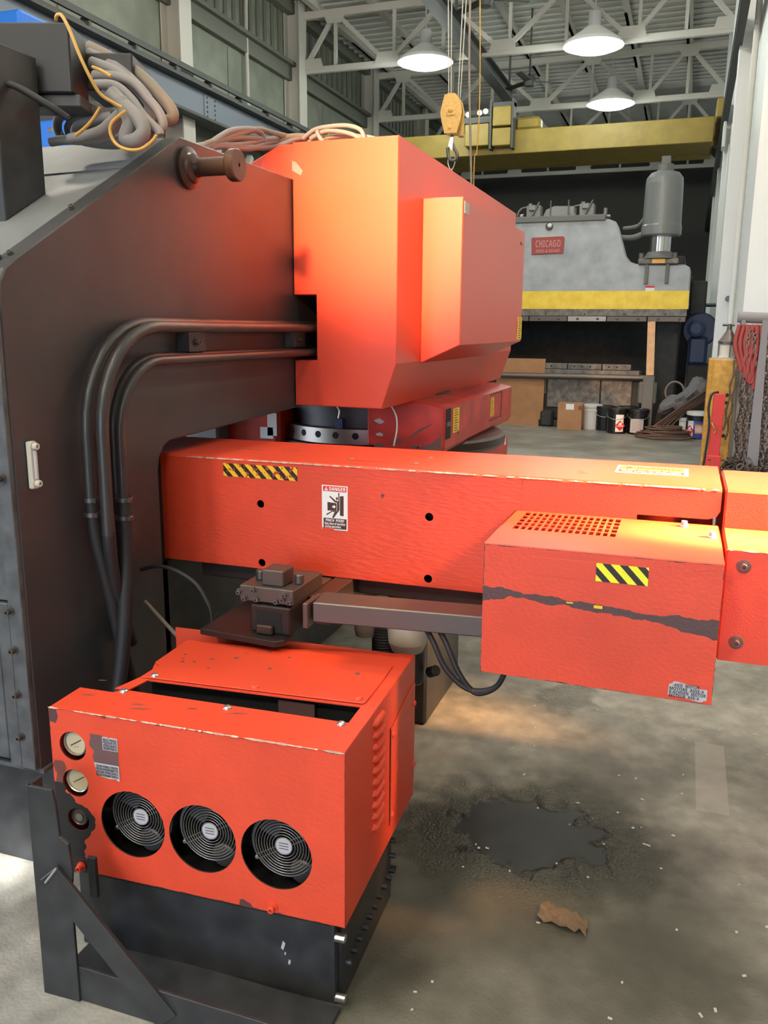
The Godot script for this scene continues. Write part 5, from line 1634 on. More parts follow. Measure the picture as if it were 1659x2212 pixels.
	obj("carriage_saddle", bx(V(-1.45, 0.7, -2.75), V(-0.42, 0.757, -2.33), 0.004), M.oily_steel, t)
	# cables drooping from the beam to the motor cover
	for k in 2:
		var dx := 0.036 * k
		obj("motor_cable", tb(pts([-0.62 + dx, 0.745, -2.06, -0.575 + dx, 0.7, -2.03, -0.535 + dx * 0.9, 0.63, -2.02, -0.485 + dx * 0.4, 0.585, -2.02, -0.44, 0.578 - 0.006 * k, -2.02, -0.395, 0.6, -2.02, -0.37, 0.66, -2.02, -0.36, 0.7, -2.02]), 0.0075, 8), M.black_rubber, t)
	obj("cable_end", dome(V(-0.365, 0.686, -2.0), Vector3.DOWN, 0.012, 0.012), M.black_rubber, t)

func edge_wear_glint(t: Node3D, a: Vector3, b: Vector3, n: Vector3, count: int, size: float, seed_: int) -> void:
	var r := RandomNumberGenerator.new()
	r.seed = seed_
	var m := MB.new()
	var d := (b - a).normalized()
	n = n.normalized()
	var s := d.cross(n).normalized()
	for i in count:
		var c := a.lerp(b, r.randf())
		var L := size * r.randf_range(0.8, 7.0)
		var w := size * r.randf_range(0.25, 0.9)
		var p := PackedVector2Array([Vector2(-L, 0), Vector2(-L * 0.4, -w), Vector2(L * 0.5, -w * 0.7), Vector2(L, 0), Vector2(L * 0.3, w), Vector2(-L * 0.5, w * 0.8)])
		m.prism(p, c + n * 0.001, d, s, n * 0.0006)
	var o := obj("edge_wear_glint", m, M.edge_bare_glint, t)  # worn chips with the edge highlight put into their colour
	o.set_meta("kind", "stuff")

func plate_part(called: String, x0: float, y0: float, x1: float, y1: float, c: Vector3, lift: float, m: Material, par: Node3D) -> void:
	obj(called, bx(c + V(x0, y0, lift), c + V(x1, y1, lift + 0.0006)), m, par)

func danger_sign(t: Node3D, c: Vector3) -> void:
	var s := obj("danger_sign", bx(c + V(-0.0415, -0.068, 0), c + V(0.0415, 0.068, 0.001), 0.0004), M.label_white, t, "red, white and black pinch point sign")
	plate_part("header", -0.037, 0.05, 0.038, 0.065, c, 0.001, M.ink_red, s)
	plate_part("footer", -0.036, -0.064, 0.038, -0.032, c, 0.001, M.ink_brown, s)
	var b := Basis()
	var tri := MB.new()
	tri.prism(P2([-0.033, 0.052, -0.021, 0.052, -0.027, 0.0635]), c + V(0, 0, 0.0016), Vector3.RIGHT, Vector3.UP, V(0, 0, 0.0005))
	obj("alert_triangle", tri, M.label_white, s)
	text("lettering", "!", 0.008, c + V(-0.027, 0.0565, 0.0022), b, M.ink_red, s)
	text("lettering", "DANGER", 0.0105, c + V(0.0085, 0.0575, 0.0018), b, M.label_white, s, true, 0.053)
	text("lettering", "PINCH  POINT", 0.008, c + V(0.001, -0.0385, 0.0018), b, M.label_white, s, true, 0.06)
	text("lettering", "Stay clear of machine", 0.007, c + V(0.001, -0.0485, 0.0018), b, M.label_white, s, true, 0.066)
	text("lettering", "during operation.", 0.007, c + V(-0.005, -0.0575, 0.0018), b, M.label_white, s, true, 0.052)
	# pictogram: two blocks crushing a figure
	var pic := func(p: Array, m: Material, lift: float) -> void:
		var q := MB.new()
		q.prism(P2(p), c + V(0, 0, lift), Vector3.RIGHT, Vector3.UP, V(0, 0, 0.0005))
		obj("pictogram", q, m, s)
	pic.call([0.017, -0.022, 0.029, -0.023, 0.029, 0.038, 0.017, 0.037], M.ink_brown, 0.001)
	pic.call([-0.023, -0.009, 0.0065, -0.008, 0.0065, 0.015, -0.023, 0.017], M.ink_brown, 0.0012)
	pic.call([-0.007, 0.001, -0.002, 0.001, -0.002, -0.002, 0.004, 0.004, -0.002, 0.0095, -0.002, 0.0065, -0.007, 0.0065], M.label_white, 0.0018)
	pic.call([0.012, 0.047, 0.0155, 0.047, 0.0155, -0.006, 0.01, -0.013, -0.004, -0.032, -0.008, -0.029, 0.0, -0.012, -0.008, -0.012, -0.0255, -0.024, -0.027, -0.02, -0.008, -0.009, 0.008, -0.009, 0.008, 0.017, 0.0, 0.018, -0.017, 0.034, -0.0145, 0.0365, 0.003, 0.023, 0.012, 0.021], M.ink_brown, 0.001)
	var hd := MB.new()
	var pp := []
	for i in 12:
		pp.append(0.0075 + cos(TAU * i / 12) * 0.0032)
		pp.append(0.029 + sin(TAU * i / 12) * 0.0048)
	pic.call(pp, M.ink_brown, 0.001)
	# paint smears over the lower left corner and the top edge
	for q in [[-0.04, -0.068, -0.002, -0.0615], [-0.03, 0.0615, 0.036, 0.0655]]:
		plate_part("paint_smear", q[0], q[1], q[2], q[3], c, 0.0012, M.red_paint, s)

func warning_sign(t: Node3D) -> void:
	# lies on the top of the carriage, read from the camera side
	var y := 1.1025
	var s := obj("warning_sign", bx(V(-0.168, y, -2.595), V(0.03, y + 0.001, -2.462), 0.0004), M.label_white, t, "white and yellow warning label")
	obj("header", bx(V(-0.16, y + 0.001, -2.585), V(0.018, y + 0.0014, -2.535)), M.hazard_yellow, s)
	obj("footer", bx(V(-0.16, y + 0.001, -2.533), V(0.018, y + 0.0014, -2.47)), M.ink_brown, s)
	var b := Basis(Vector3.RIGHT, Vector3.FORWARD, Vector3.UP)
	var tri := MB.new()
	tri.prism(P2([-0.15, -2.54, -0.118, -2.54, -0.134, -2.58]), V(0, y + 0.0014, 0), Vector3.RIGHT, V(0, 0, 1), V(0, 0.0004, 0))
	obj("alert_triangle", tri, M.ink_brown, s)
	text("lettering", "WARNING", 0.034, V(-0.052, y + 0.0016, -2.56), b, M.ink_brown, s, true, 0.12)
	text("lettering", "DO NOT PUT HANDS OR TOOLS", 0.014, V(-0.07, y + 0.0016, -2.518), b, M.label_white, s, true, 0.17)
	text("lettering", "HERE WHEN IN OPERATION", 0.014, V(-0.07, y + 0.0016, -2.488), b, M.label_white, s, true, 0.16)

# ------------------------------------------------------------------ hydraulic unit at the foot of the machine
# its own axes: x to the right along the front, y up from the floor, z towards the camera; turned a little
const K := 0.942

func hy(mb: MB) -> MB:
	for i in mb.v.size():
		mb.v[i] = mb.v[i] * K + V(0, 0.087, 0)
	return mb

func hydraulic_unit() -> void:
	var t := thing("hydraulic_unit", "orange-red hydraulic unit with three round fans and pressure gauges, on a black tank", "hydraulic unit", V(-1.331, 0, -1.46), "", deg_to_rad(2.5))
	var holes := [[0.061, 0.287, 0.031], [0.062, 0.388, 0.037], [0.066, 0.488, 0.038], [0.22, 0.303, 0.089], [0.41, 0.301, 0.089], [0.602, 0.299, 0.09]]
	var m := holed(0.0, 0.772, 0.143, 0.582, 0.0, 0.004, [[0.014, 0.112, [0, 1, 2]], [0.127, 0.313, [3]], [0.317, 0.503, [4]], [0.507, 0.697, [5]]], holes)
	var black := func(x: float, y: float, n: float) -> float:
		var k := 0.0
		var lim := 0.03 + 0.05 * smoothstep(0.24, 0.16, y) + n * 0.02
		if y < 0.24 and x < lim: k = 2.0
		if y < 0.2 and y > 0.08 and Vector2(x - 0.06, y - 0.143).length() < 0.05 + n * 0.01: k = 2.0
		if absf(x - 0.02) < 0.014 + n * 0.01 and absf(y - 0.27) < 0.03: k = maxf(k, 0.8)
		if Vector2((x - 0.012) * 1.5, y - 0.42).length() < 0.016 + n * 0.02: k = 1.0
		if Vector2(x - 0.155, (y - 0.436) * 2.0).length() < 0.014 + n * 0.02: k = 1.0
		if Vector2(x - 0.52, y - 0.006).length() < 0.012 + n * 0.02: k = 1.0
		return k
	var fs := obj("front_sheet", hy(m), worn_sheet("unit_front", 0.772, 0.439, 1300, 71, 0.0022, black), t)
	# top: strips round the slot, notched at the back left
	var y1 := 0.582
	var top := func(p: PackedVector2Array, y: float, th: float) -> MB:
		var q := MB.new()
		q.prism(p, V(0, y, 0), Vector3.RIGHT, V(0, 0, 1), V(0, -th, 0))
		return q
	m = MB.new()
	m.prism(P2([0.0, 0.0, 0.772, 0.0, 0.772, -0.147, 0.112, -0.147, 0.1, -0.125, 0.0, -0.125]), V(0, y1, 0), Vector3.RIGHT, V(0, 0, 1), V(0, -0.003, 0), 0.001)
	obj("top_sheet", hy(m), M.red_paint, t)
	obj("top_sheet", hy(top.call(P2([0.73, -0.147, 0.772, -0.147, 0.772, -0.605, 0.73, -0.605]), y1, 0.003)), M.red_paint, t)
	obj("top_sheet", hy(top.call(P2([0.09, -0.147, 0.128, -0.147, 0.145, -0.235, 0.14, -0.31, 0.115, -0.31, 0.112, -0.23]), y1, 0.003)), M.red_paint, t)
	obj("top_sheet", hy(top.call(P2([0.097, -0.325, 0.14, -0.22, 0.73, -0.24, 0.73, -0.605, 0.33, -0.525, 0.096, -0.515]), y1 - 0.001, 0.003)), M.red_paint, t)
	m = MB.new()
	m.prism(P2([0.118, -0.226, 0.73, -0.25, 0.736, -0.255, 0.738, -0.4, 0.735, -0.5, 0.097, -0.5, 0.098, -0.325, 0.122, -0.31]), V(0, y1 + 0.001, 0), Vector3.RIGHT, V(0, 0, 1), V(0, 0.003, 0), 0.001)
	obj("slot_cover", hy(m), M.red_paint, t)
	for q in [[0.149, -0.241], [0.435, -0.255], [0.713, -0.272]]:
		obj("cover_screw", hy(dome(V(q[0], y1 + 0.004, q[1]), Vector3.UP, 0.0115, 0.007)), M.zinc if q[0] < 0.3 else M.red_paint, t)
	for q in [[0.123, -0.137], [0.42, -0.13], [0.716, -0.134]]:
		obj("cover_screw", hy(dome(V(q[0], y1, q[1]), Vector3.UP, 0.0115, 0.007)), M.zinc, t)
	# right side, left side, back, bottom edge
	m = MB.new()
	m.prism(P2([0.0, 0.143, 0.0, 0.582, 0.605, 0.582, 0.605, 0.143]), V(0.772, 0, 0), V(0, 0, -1), V(0, 1, 0), V(-0.003, 0, 0), 0.001)
	obj("side_sheet", hy(m), M.red_paint, t)
	m = MB.new()
	m.bb(V(0, 0.143, -0.125), V(0.003, 0.581, -0.001)); m.bb(V(0, 0.143, -0.3), V(0.003, 0.4, -0.125)); m.bb(V(0.0, 0.143, -0.605), V(0.772, 0.58, -0.6))
	obj("rear_sheet", hy(m), M.red_paint, t)
	for i in 10:
		var lv := MB.new()
		var y := 0.553 - i * 0.0315
		for j in 8:
			var f0 := PI * j / 8.0
			var f1 := PI * (j + 1) / 8.0
			var rr := 0.0125
			for e in 6:
				var g0 := float(e) / 6.0
				var g1 := float(e + 1) / 6.0
				var sc0 := sqrt(maxf(0.0, 1.0 - pow(absf(g0 * 2.0 - 1.0), 4.0)))
				var sc1 := sqrt(maxf(0.0, 1.0 - pow(absf(g1 * 2.0 - 1.0), 4.0)))
				var pt := func(f: float, g: float, s: float) -> Vector3: return V(0.772 + sin(f) * rr * s * 1.1, y + cos(f) * rr * s, -0.2 - g * 0.09)
				lv.quad(pt.call(f0, g0, sc0), pt.call(f1, g0, sc0), pt.call(f1, g1, sc1), pt.call(f0, g1, sc1))
		obj("louver", hy(lv), M.red_paint, t)
	m = MB.new()
	m.prism(P2([0.36, 0.2, 0.36, 0.468, 0.565, 0.505, 0.6, 0.5, 0.6, 0.2]), V(0.772, 0, 0), V(0, 0, -1), V(0, 1, 0), V(0.003, 0, 0), 0.0012)
	var ap := obj("side_panel", hy(m), M.red_paint, t)
	m = MB.new()
	m.prism(P2([0.352, 0.19, 0.352, 0.472, 0.36, 0.474, 0.36, 0.19]), V(0.772, 0, 0), V(0, 0, -1), V(0, 1, 0), V(0.001, 0, 0))
	obj("panel_gap", hy(m), M.void, ap)
	for q in [[0.37, 0.45], [0.37, 0.215], [0.592, 0.44], [0.592, 0.25]]:
		obj("panel_screw", hy(dome(V(0.775, q[1], -q[0]), Vector3.RIGHT, 0.009, 0.006)), M.red_paint, ap)
	# inside: added dark blocks standing for the shade, fans, gauges
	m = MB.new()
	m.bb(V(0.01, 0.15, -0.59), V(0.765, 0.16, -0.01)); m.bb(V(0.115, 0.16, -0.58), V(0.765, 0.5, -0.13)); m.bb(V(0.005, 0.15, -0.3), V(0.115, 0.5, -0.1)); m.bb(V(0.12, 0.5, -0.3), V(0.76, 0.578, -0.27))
	obj("inner_shade_block", hy(m), M.void, t)
	m = MB.new()
	m.bb(V(0.5, 0.5, -0.26), V(0.6, 0.56, -0.255))
	obj("inner_bracket", hy(m), M.bare_patch, t)
	for i in 3:
		fan_unit(t, V([0.228, 0.418, 0.611][i], [0.312, 0.31, 0.308][i], -0.03))
	gauges(t)
	# labels by the gauges: bare patch, two grey tags
	m = MB.new()
	m.prism(P2([0.115, 0.53, 0.15, 0.53, 0.153, 0.527, 0.192, 0.527, 0.191, 0.455, 0.122, 0.455, 0.119, 0.47, 0.124, 0.485, 0.112, 0.498, 0.112, 0.507, 0.116, 0.517]), V(0, 0, 0), Vector3.RIGHT, Vector3.UP, V(0, 0, 0.0007))
	obj("bare_patch", hy(m), M.bare_patch, t)
	m = MB.new()
	m.prism(P2([0.15, 0.493, 0.192, 0.493, 0.192, 0.527, 0.172, 0.528, 0.168, 0.525, 0.163, 0.528, 0.15, 0.527]), V(0, 0, 0.0008), Vector3.RIGHT, Vector3.UP, V(0, 0, 0.0006))
	var l1 := obj("pressure_label", hy(m), M.label_grey, t, "torn upper label fragment")
	m = MB.new()
	m.prism(P2([0.122, 0.455, 0.192, 0.455, 0.192, 0.415, 0.186, 0.415, 0.183, 0.419, 0.165, 0.417, 0.14, 0.42, 0.13, 0.424, 0.126, 0.44]), V(0, 0, 0.0008), Vector3.RIGHT, Vector3.UP, V(0, 0, 0.0006))
	var l2 := obj("pressure_label", hy(m), M.label_grey, t, "torn lower label fragment")
	var lines1 := ["RAULIC PRESSUR", "PRESSION HYD", "HYDRAULIKDRUCK", "PRESSIONE IDRAULICA"]
	for i in 4:
		htext(lines1[i], 0.0065, V(0.171, 0.5205 - i * 0.0075, 0.0015), l1, 0.038)
	var lines2 := ["COOLING HYDRAULIC PRESSURE", "PRESSION REFROIDISSEMENT HYD", "KUEHLUNG HYDRAULIKDRUCK", "PRESSIONE REFRIGERANTE IDRAULICA"]
	for i in 4:
		htext(lines2[i], 0.0065, V(0.158, 0.448 - i * 0.0078, 0.0015), l2, 0.062)
	for q in [[0.062, 0.155], [0.591, 0.158]]:
		obj("front_screw", hy(screw(V(q[0], q[1], 0.0), Vector3.BACK, 0.0085, 0.016)), M.red_paint, t)
	edge_wear_glint(t, V(0.003, (0.5822 * K + 0.087), 0.0), V(0.772 * K, (0.5822 * K + 0.087), 0.0), V(0, 0.7, 0.7), 70, 0.0028, 15)
	for q in [[0.03, -0.18, 0.012], [0.05, -0.09, 0.02], [0.2, -0.08, 0.02], [0.22, -0.06, 0.03], [0.34, -0.1, 0.015], [0.46, -0.11, 0.03]]:
		var r := MB.new()
		r.prism(P2([-q[2], 0, -q[2] * 0.2, -0.003, q[2], 0.001, q[2] * 0.3, 0.003]), V(q[0], y1, q[1]), V(0.95, 0, -0.3), V(0.3, 0, 0.95), V(0, 0.0006, 0))
		obj("scratch", hy(r), M.bare_patch, t)
	for q in [[0.15, -0.4, 0.006], [0.17, -0.35, 0.007], [0.2, -0.36, 0.006], [0.24, -0.39, 0.008], [0.16, -0.37, 0.005], [0.26, -0.33, 0.005], [0.31, -0.46, 0.005], [0.37, -0.49, 0.007], [0.44, -0.47, 0.006], [0.3, -0.42, 0.009], [0.66, -0.42, 0.01], [0.42, -0.38, 0.007]]:
		obj("paint_pit", hy(dome(V(q[0], y1 + 0.0035, q[1]), Vector3.UP, q[2], 0.0008)), M.bare_patch, t)
	# the tank below, a skid of angle iron round it; plain world measures from here
	tank(t)

func htext(s: String, size: float, at: Vector3, par: Node3D, w: float) -> void:
	text("lettering", s, size * K, at * K + V(0, 0.087, 0), Basis(), M.ink_black, par, true, w * K)

func fan_unit(t: Node3D, c: Vector3) -> void:
	var fo := MB.new()
	fo.lathe([[0.077, -0.06], [0.085, -0.06], [0.085, 0.0], [0.077, 0.0], [0.077, -0.06]], MB.along(c, c + Vector3.BACK), 30)
	var f := obj("fan", hy(fo), M.black_paint, t)
	var hb := MB.new()
	hb.lathe([[0.0, 0.0], [0.03, 0.0], [0.03, 0.035], [0.026, 0.038], [0.0, 0.038]], MB.along(c - V(0, 0, 0.045), c), 20)
	obj("motor_hub", hb, M.dark_steel, f)
	for i in 5:
		var a := TAU * i / 5.0 + 0.3
		var b := MB.new()
		var d := V(cos(a), sin(a), 0)
		b.box(c - V(0, 0, 0.035) + d * 0.052, V(0.046, 0.034, 0.002), 0.0, Basis(V(0, 0, 1), a) * Basis(V(1, 0, 0), 0.55))
		obj("blade", hy(b), M.black_rubber, f)
	var g := MB.new()
	for i in 9:
		var r := 0.022 + i * 0.007
		var ring := []
		for j in 36:
			ring.append(c + V(cos(TAU * j / 36.0) * r, sin(TAU * j / 36.0) * r, 0.006))
		g.tube(ring, 0.0011, 5, true)
	for s in [0.55, 0.55 + PI]:
		for k in [-1.0, 1.0]:
			var d := V(cos(s), sin(s), 0)
			var n := V(-sin(s), cos(s), 0) * 0.0055 * float(k)
			g.tube([c + d * 0.018 + n + V(0, 0, 0.004), c + d * 0.082 + n + V(0, 0, 0.004)], 0.0012, 5)
		g.cyl(c + V(cos(s), sin(s), 0) * 0.082 - V(0, 0, 0.002), c + V(cos(s), sin(s), 0) * 0.082 + V(0, 0, 0.008), 0.005, 10, 0.001)
	obj("wire_grille", hy(g), M.steel, f)
	var lb := MB.new()
	lb.lathe([[0.0, 0.0], [0.0205, 0.0], [0.0205, 0.0022], [0.0, 0.0022]], MB.along(c + V(0, 0, 0.004), c + V(0, 0, 1)), 22)
	obj("hub_badge", hy(lb), M.label_grey, f)
	for i in 3:
		var pl := bx(c + V(-0.012, -0.008 + i * 0.007, 0.0062), c + V(0.012, -0.0065 + i * 0.007, 0.0066))
		obj("badge_line", hy(pl), M.ink_black, f)

func gauges(t: Node3D) -> void:
	for i in 2:
		var c := V(0.062, [0.49, 0.39][i], -0.038)
		var b := MB.new()
		b.lathe([[0.0, 0.0], [0.034, 0.0], [0.034, 0.026], [0.031, 0.03], [0.029, 0.028], [0.029, 0.022], [0.0, 0.022]], MB.along(c, c + Vector3.BACK), 30)
		var g := obj("pressure_gauge", hy(b), M.tan_cable if i == 0 else M.zinc, t)
		var d := MB.new()
		d.lathe([[0.0, 0.0], [0.029, 0.0], [0.029, 0.001], [0.0, 0.001]], MB.along(c + V(0, 0, 0.0225), c + V(0, 0, 1)), 28)
		obj("dial", hy(d), M.cream_dial, g)
		var n := MB.new()
		n.box(c + V(0, 0, 0.0245), V(0.036, 0.0018 + 0.0008 * (1 - i), 0.0008), 0.0, Basis(V(0, 0, 1), 0.55))
		obj("needle", hy(n), M.ink_brown, g)
		if i == 0:
			for k in 2:
				obj("dial_dot", hy(dome(c + V(-0.004 + 0.008 * k, -0.012 + 0.001 * k, 0.0235), Vector3.BACK, 0.0015, 0.0006)), M.ink_brown, g)
		obj("gauge_mount", hy(bx(c + V(-0.03, -0.034, -0.002), c + V(-0.02, 0.034, 0.01))), M.label_grey, g)
	var c2 := V(0.059, 0.288, -0.024)
	var k2 := MB.new()
	k2.lathe([[0.0, 0.0], [0.024, 0.0], [0.024, 0.014], [0.021, 0.016], [0.019, 0.013], [0.012, 0.013], [0.0, 0.015]], MB.along(c2, c2 + Vector3.BACK), 28)
	var kn := obj("adjusting_knob", hy(k2), M.dark_steel, t)
	var k3 := MB.new()
	k3.lathe([[0.0, 0.0], [0.0115, 0.0], [0.0105, 0.002], [0.0, 0.0022]], MB.along(c2 + V(0, 0, 0.014), c2 + V(0, 0, 1)), 24)
	obj("knob_face", hy(k3), M.steel, kn)

func tank(t: Node3D) -> void:
	# unit axes again, but unscaled: z 0 is the unit's front
	var m := MB.new()
	m.bb(V(0.03, 0.0, -0.42), V(0.70, 0.205, -0.02), 0.004)
	var tk := obj("tank", m, M.black_paint, t)
	m = bx(V(0.70, 0.0, -0.42), V(0.708, 0.2, -0.03))
	m.bb(V(0.69, 0.03, -0.02), V(0.70, 0.22, -0.005))
	obj("tank_flange", m, M.black_paint, tk)
	for i in 10:
		obj("flange_bolt", rod(V(0.708, 0.085, -0.06 - i * 0.04), V(0.722, 0.085, -0.06 - i * 0.04), 0.008, 6), M.black_paint, tk)
	for i in 4:
		obj("flange_bolt", rod(V(0.708, 0.085 + i * 0.045, -0.41), V(0.722, 0.085 + i * 0.045, -0.41), 0.008, 6), M.black_paint, tk)
	for y in [0.185, 0.03]:
		obj("corner_bolt", rod(V(0.7, y, -0.012), V(0.724, y, -0.012), 0.0105, 6, 0.001), M.zinc, tk)
	var r := RandomNumberGenerator.new()
	r.seed = 8
	for q in [[0.57, 0.125, 0.012, 0.004], [0.585, 0.085, 0.007, 0.003], [0.575, 0.105, 0.004, 0.002]]:
		var sm := MB.new()
		sm.prism(P2([-q[3], q[2], q[3], q[2] * 0.7, q[3] * 1.2, -q[2], -q[3] * 0.6, -q[2] * 0.8]), V(q[0], q[1], -0.02), V(0.9, -0.3, 0), V(0.3, 0.9, 0), V(0, 0, 0.0006))
		obj("paint_scrape", sm, M.label_grey, tk)
	# skid frame: upright plate, foot plate, strap
	m = MB.new()
	m.prism(P2([0.045, 0.0, 0.14, 0.0, 0.14, 0.27, 0.148, 0.335, 0.143, 0.4, 0.122, 0.415, 0.118, 0.49, 0.112, 0.525, 0.048, 0.525]), V(0, 0, 0.145), Vector3.RIGHT, Vector3.UP, V(0, 0, -0.008), 0.0012)
	var sk := obj("skid_upright", m, M.black_paint, t)
	obj("upright_return", bx(V(0.045, 0.0, 0.1), V(0.053, 0.525, 0.144), 0.0012), M.black_paint, sk)
	m = MB.new()
	var rb := Basis(Vector3.UP, deg_to_rad(-2.5))
	m.box(V(0.12, 0.044, 0.134) + rb * V(0.31, 0, 0), V(0.62, 0.088, 0.008), 0.001, rb)
	m.box(V(0.06, 0.006, 0.05) + rb * V(0.32, 0, 0), V(0.66, 0.012, 0.17), 0.001, rb)
	obj("skid_rail", m, M.black_paint, t)
	m = MB.new()
	m.bar(V(0.092, 0.325, 0.15), V(0.37, 0.02, 0.15), 0.062, 0.01, 0.0012)
	obj("skid_strap", m, M.black_paint, t)
	m = MB.new()
	m.tube([V(0.085, 0.302, 0.156), V(0.118, 0.345, 0.156)], 0.003, 6)
	obj("weld_bead", m, M.zinc, t)
	obj("inner_gusset", bx(V(0.098, 0.18, 0.02), V(0.12, 0.285, 0.03), 0.001), M.black_paint, t)

# ------------------------------------------------------------------ box and cables on top of the frame
func top_gear() -> void:
	var yaw := deg_to_rad(19.3)
	var ps := thing("box_post", "dark blue-black square post standing on the sloped frame top", "post", V(-1.78, 1.8, -1.95))
	var m := MB.new()
	m.prism(P2([1.87, 1.764, 2.03, 1.855, 2.03, 2.2, 1.87, 2.2]), V(-1.71, 0, 0), V(0, 0, -1), V(0, 1, 0), V(-0.16, 0, 0), 0.003)
	obj("post", m, M.black_paint, ps)
	obj("weld_foot", bx(V(-1.88, 1.75, -2.04), V(-1.7, 1.756, -1.86)), M.black_paint, ps)
	var jb := thing("terminal_box", "dark grey terminal box on the post at the upper left", "terminal box", V(-1.83, 2.1, -2.05), "", yaw)
	# own axes from here: x along its face, z towards the camera
	m = MB.new()
	m.bb(V(-0.42, 0.02, -0.1), V(0.19, 0.195, 0.035), 0.004)
	obj("box_body", m, M.box_grey, jb)
	m = bx(V(-0.42, -0.012, -0.09), V(0.205, 0.02, 0.02), 0.003)
	obj("mounting_plate", m, M.charcoal_scuffed, jb)
	obj("plate_slot", bx(V(0.075, -0.0, 0.02), V(0.1, 0.01, 0.0206)), M.void, jb)
	obj("rear_tray", bx(V(0.17, 0.06, -0.3), V(0.32, 0.16, -0.1), 0.004), M.box_grey, jb)
	tag(obj("flat_strap", tb(pts([-1.77, 2.115, -1.9, -1.7, 2.105, -1.92, -1.62, 2.06, -1.95, -1.58, 2.03, -1.98]), 0.009, 8), M.black_rubber), "black strap sagging under the terminal box", "strap")
	var H := [
		[M.tan_cable, 0.017, [-1.729, 2.3, -2.28, -1.654, 2.263, -2.28, -1.561, 2.212, -2.28, -1.494, 2.151, -2.28, -1.455, 2.105, -2.28, -1.459, 2.083, -2.28, -1.499, 2.08, -2.28, -1.54, 2.093, -2.28]],
		[M.grey_cable, 0.016, [-1.7, 2.268, -2.24, -1.611, 2.224, -2.24, -1.536, 2.163, -2.24, -1.505, 2.121, -2.24, -1.513, 2.085, -2.24, -1.542, 2.075, -2.24]],
		[M.grey_cable, 0.016, [-1.662, 2.23, -2.2, -1.575, 2.195, -2.2, -1.502, 2.138, -2.2, -1.473, 2.098, -2.2, -1.481, 2.062, -2.2]],
		[M.grey_cable, 0.013, [-1.627, 2.183, -2.16, -1.555, 2.174, -2.16, -1.496, 2.152, -2.16, -1.451, 2.107, -2.16, -1.419, 2.07, -2.16, -1.41, 2.034, -2.16, -1.444, 2.024, -2.16]],
		[M.grey_cable, 0.012, [-1.594, 2.148, -2.12, -1.528, 2.139, -2.12, -1.478, 2.1, -2.12, -1.444, 2.057, -2.12, -1.402, 2.019, -2.12, -1.394, 2.004, -2.12]],
		[M.grey_cable, 0.02, [-1.515, 2.111, -2.08, -1.47, 2.071, -2.08, -1.432, 2.038, -2.08, -1.419, 2.007, -2.08, -1.447, 1.986, -2.08, -1.476, 1.995, -2.08, -1.461, 2.036, -2.08, -1.484, 2.091, -2.08]],
		[M.grey_cable, 0.012, [-1.581, 2.136, -2.14, -1.534, 2.093, -2.14, -1.488, 2.05, -2.14, -1.431, 2.013, -2.14, -1.408, 2.026, -2.14]],
		[M.grey_cable, 0.014, [-1.661, 2.104, -2.2, -1.733, 2.109, -2.2, -1.783, 2.095, -2.2, -1.797, 2.07, -2.2, -1.791, 2.045, -2.2, -1.773, 2.028, -2.2]],
		[M.grey_cable, 0.013, [-1.79, 2.018, -2.16, -1.744, 2.021, -2.16, -1.676, 2.016, -2.16, -1.605, 2.02, -2.16, -1.561, 2.047, -2.16, -1.534, 2.084, -2.16]],
		[M.grey_cable, 0.013, [-1.637, 2.097, -2.22, -1.701, 2.094, -2.22, -1.755, 2.085, -2.22, -1.773, 2.063, -2.22, -1.755, 2.041, -2.22, -1.69, 2.032, -2.22, -1.617, 2.038, -2.22, -1.576, 2.063, -2.22]],
		[M.grey_cable, 0.014, [-1.599, 2.085, -2.2, -1.671, 2.077, -2.2, -1.724, 2.066, -2.2, -1.729, 2.041, -2.2, -1.659, 2.019, -2.2, -1.576, 2.022, -2.2, -1.531, 2.043, -2.2]],
		[M.grey_cable, 0.014, [-1.557, 2.091, -2.24, -1.621, 2.08, -2.24, -1.702, 2.078, -2.24, -1.769, 2.067, -2.24, -1.751, 2.037, -2.24, -1.641, 2.018, -2.24, -1.545, 2.025, -2.24, -1.489, 2.043, -2.24]],
		[M.grey_cable, 0.014, [-1.51, 2.073, -2.12, -1.549, 2.05, -2.12, -1.581, 2.03, -2.12, -1.629, 2.019, -2.12, -1.692, 2.013, -2.12]],
	]
	var cc := thing("cable_coil", "tangled coil of thick grey cables slung between the terminal box and the frame top", "cable", V(-1.58, 1.98, -2.18))
	for h in H:
		obj("cable_loop", tb(pts(h[2]), h[1], 10, 5), h[0], cc)
	obj("cable_end", dome(V(-1.74, 2.035, -2.1), V(0, 0.3, 1).normalized(), 0.008, 0.005), M.label_white, cc)
	var yc := thing("yellow_cord", "thin yellow cord draped over the terminal box and looped through the coil", "cord", V(-1.5, 1.98, -2.02))
	for p in [[-1.613, 2.274, -2.0, -1.603, 2.279, -1.99, -1.582, 2.277, -1.98, -1.565, 2.259, -1.975, -1.546, 2.227, -1.97, -1.522, 2.17, -1.97, -1.504, 2.124, -1.98, -1.49, 2.087, -2.0, -1.465, 2.068, -2.02, -1.447, 2.058, -2.03], [-1.45, 2.054, -2.05, -1.478, 2.026, -2.03, -1.488, 2.001, -2.03, -1.473, 1.971, -2.03, -1.438, 1.954, -2.03, -1.395, 1.953, -2.03, -1.361, 1.969, -2.03, -1.346, 1.984, -2.03], [-1.538, 2.071, -2.06, -1.561, 2.046, -2.06, -1.588, 2.025, -2.06, -1.624, 2.006, -2.06], [-1.547, 2.169, -2.05, -1.518, 2.157, -2.05, -1.49, 2.141, -2.05]]:
		obj("cord_run", tb(pts(p), 0.0045, 7, 5), M.yellow_cord, yc)
	var cb := thing("cable_bundle", "bundle of grey-brown cables lying over the frame top onto the head cabinet", "cable", V(-1.55, 2.1, -3.1))
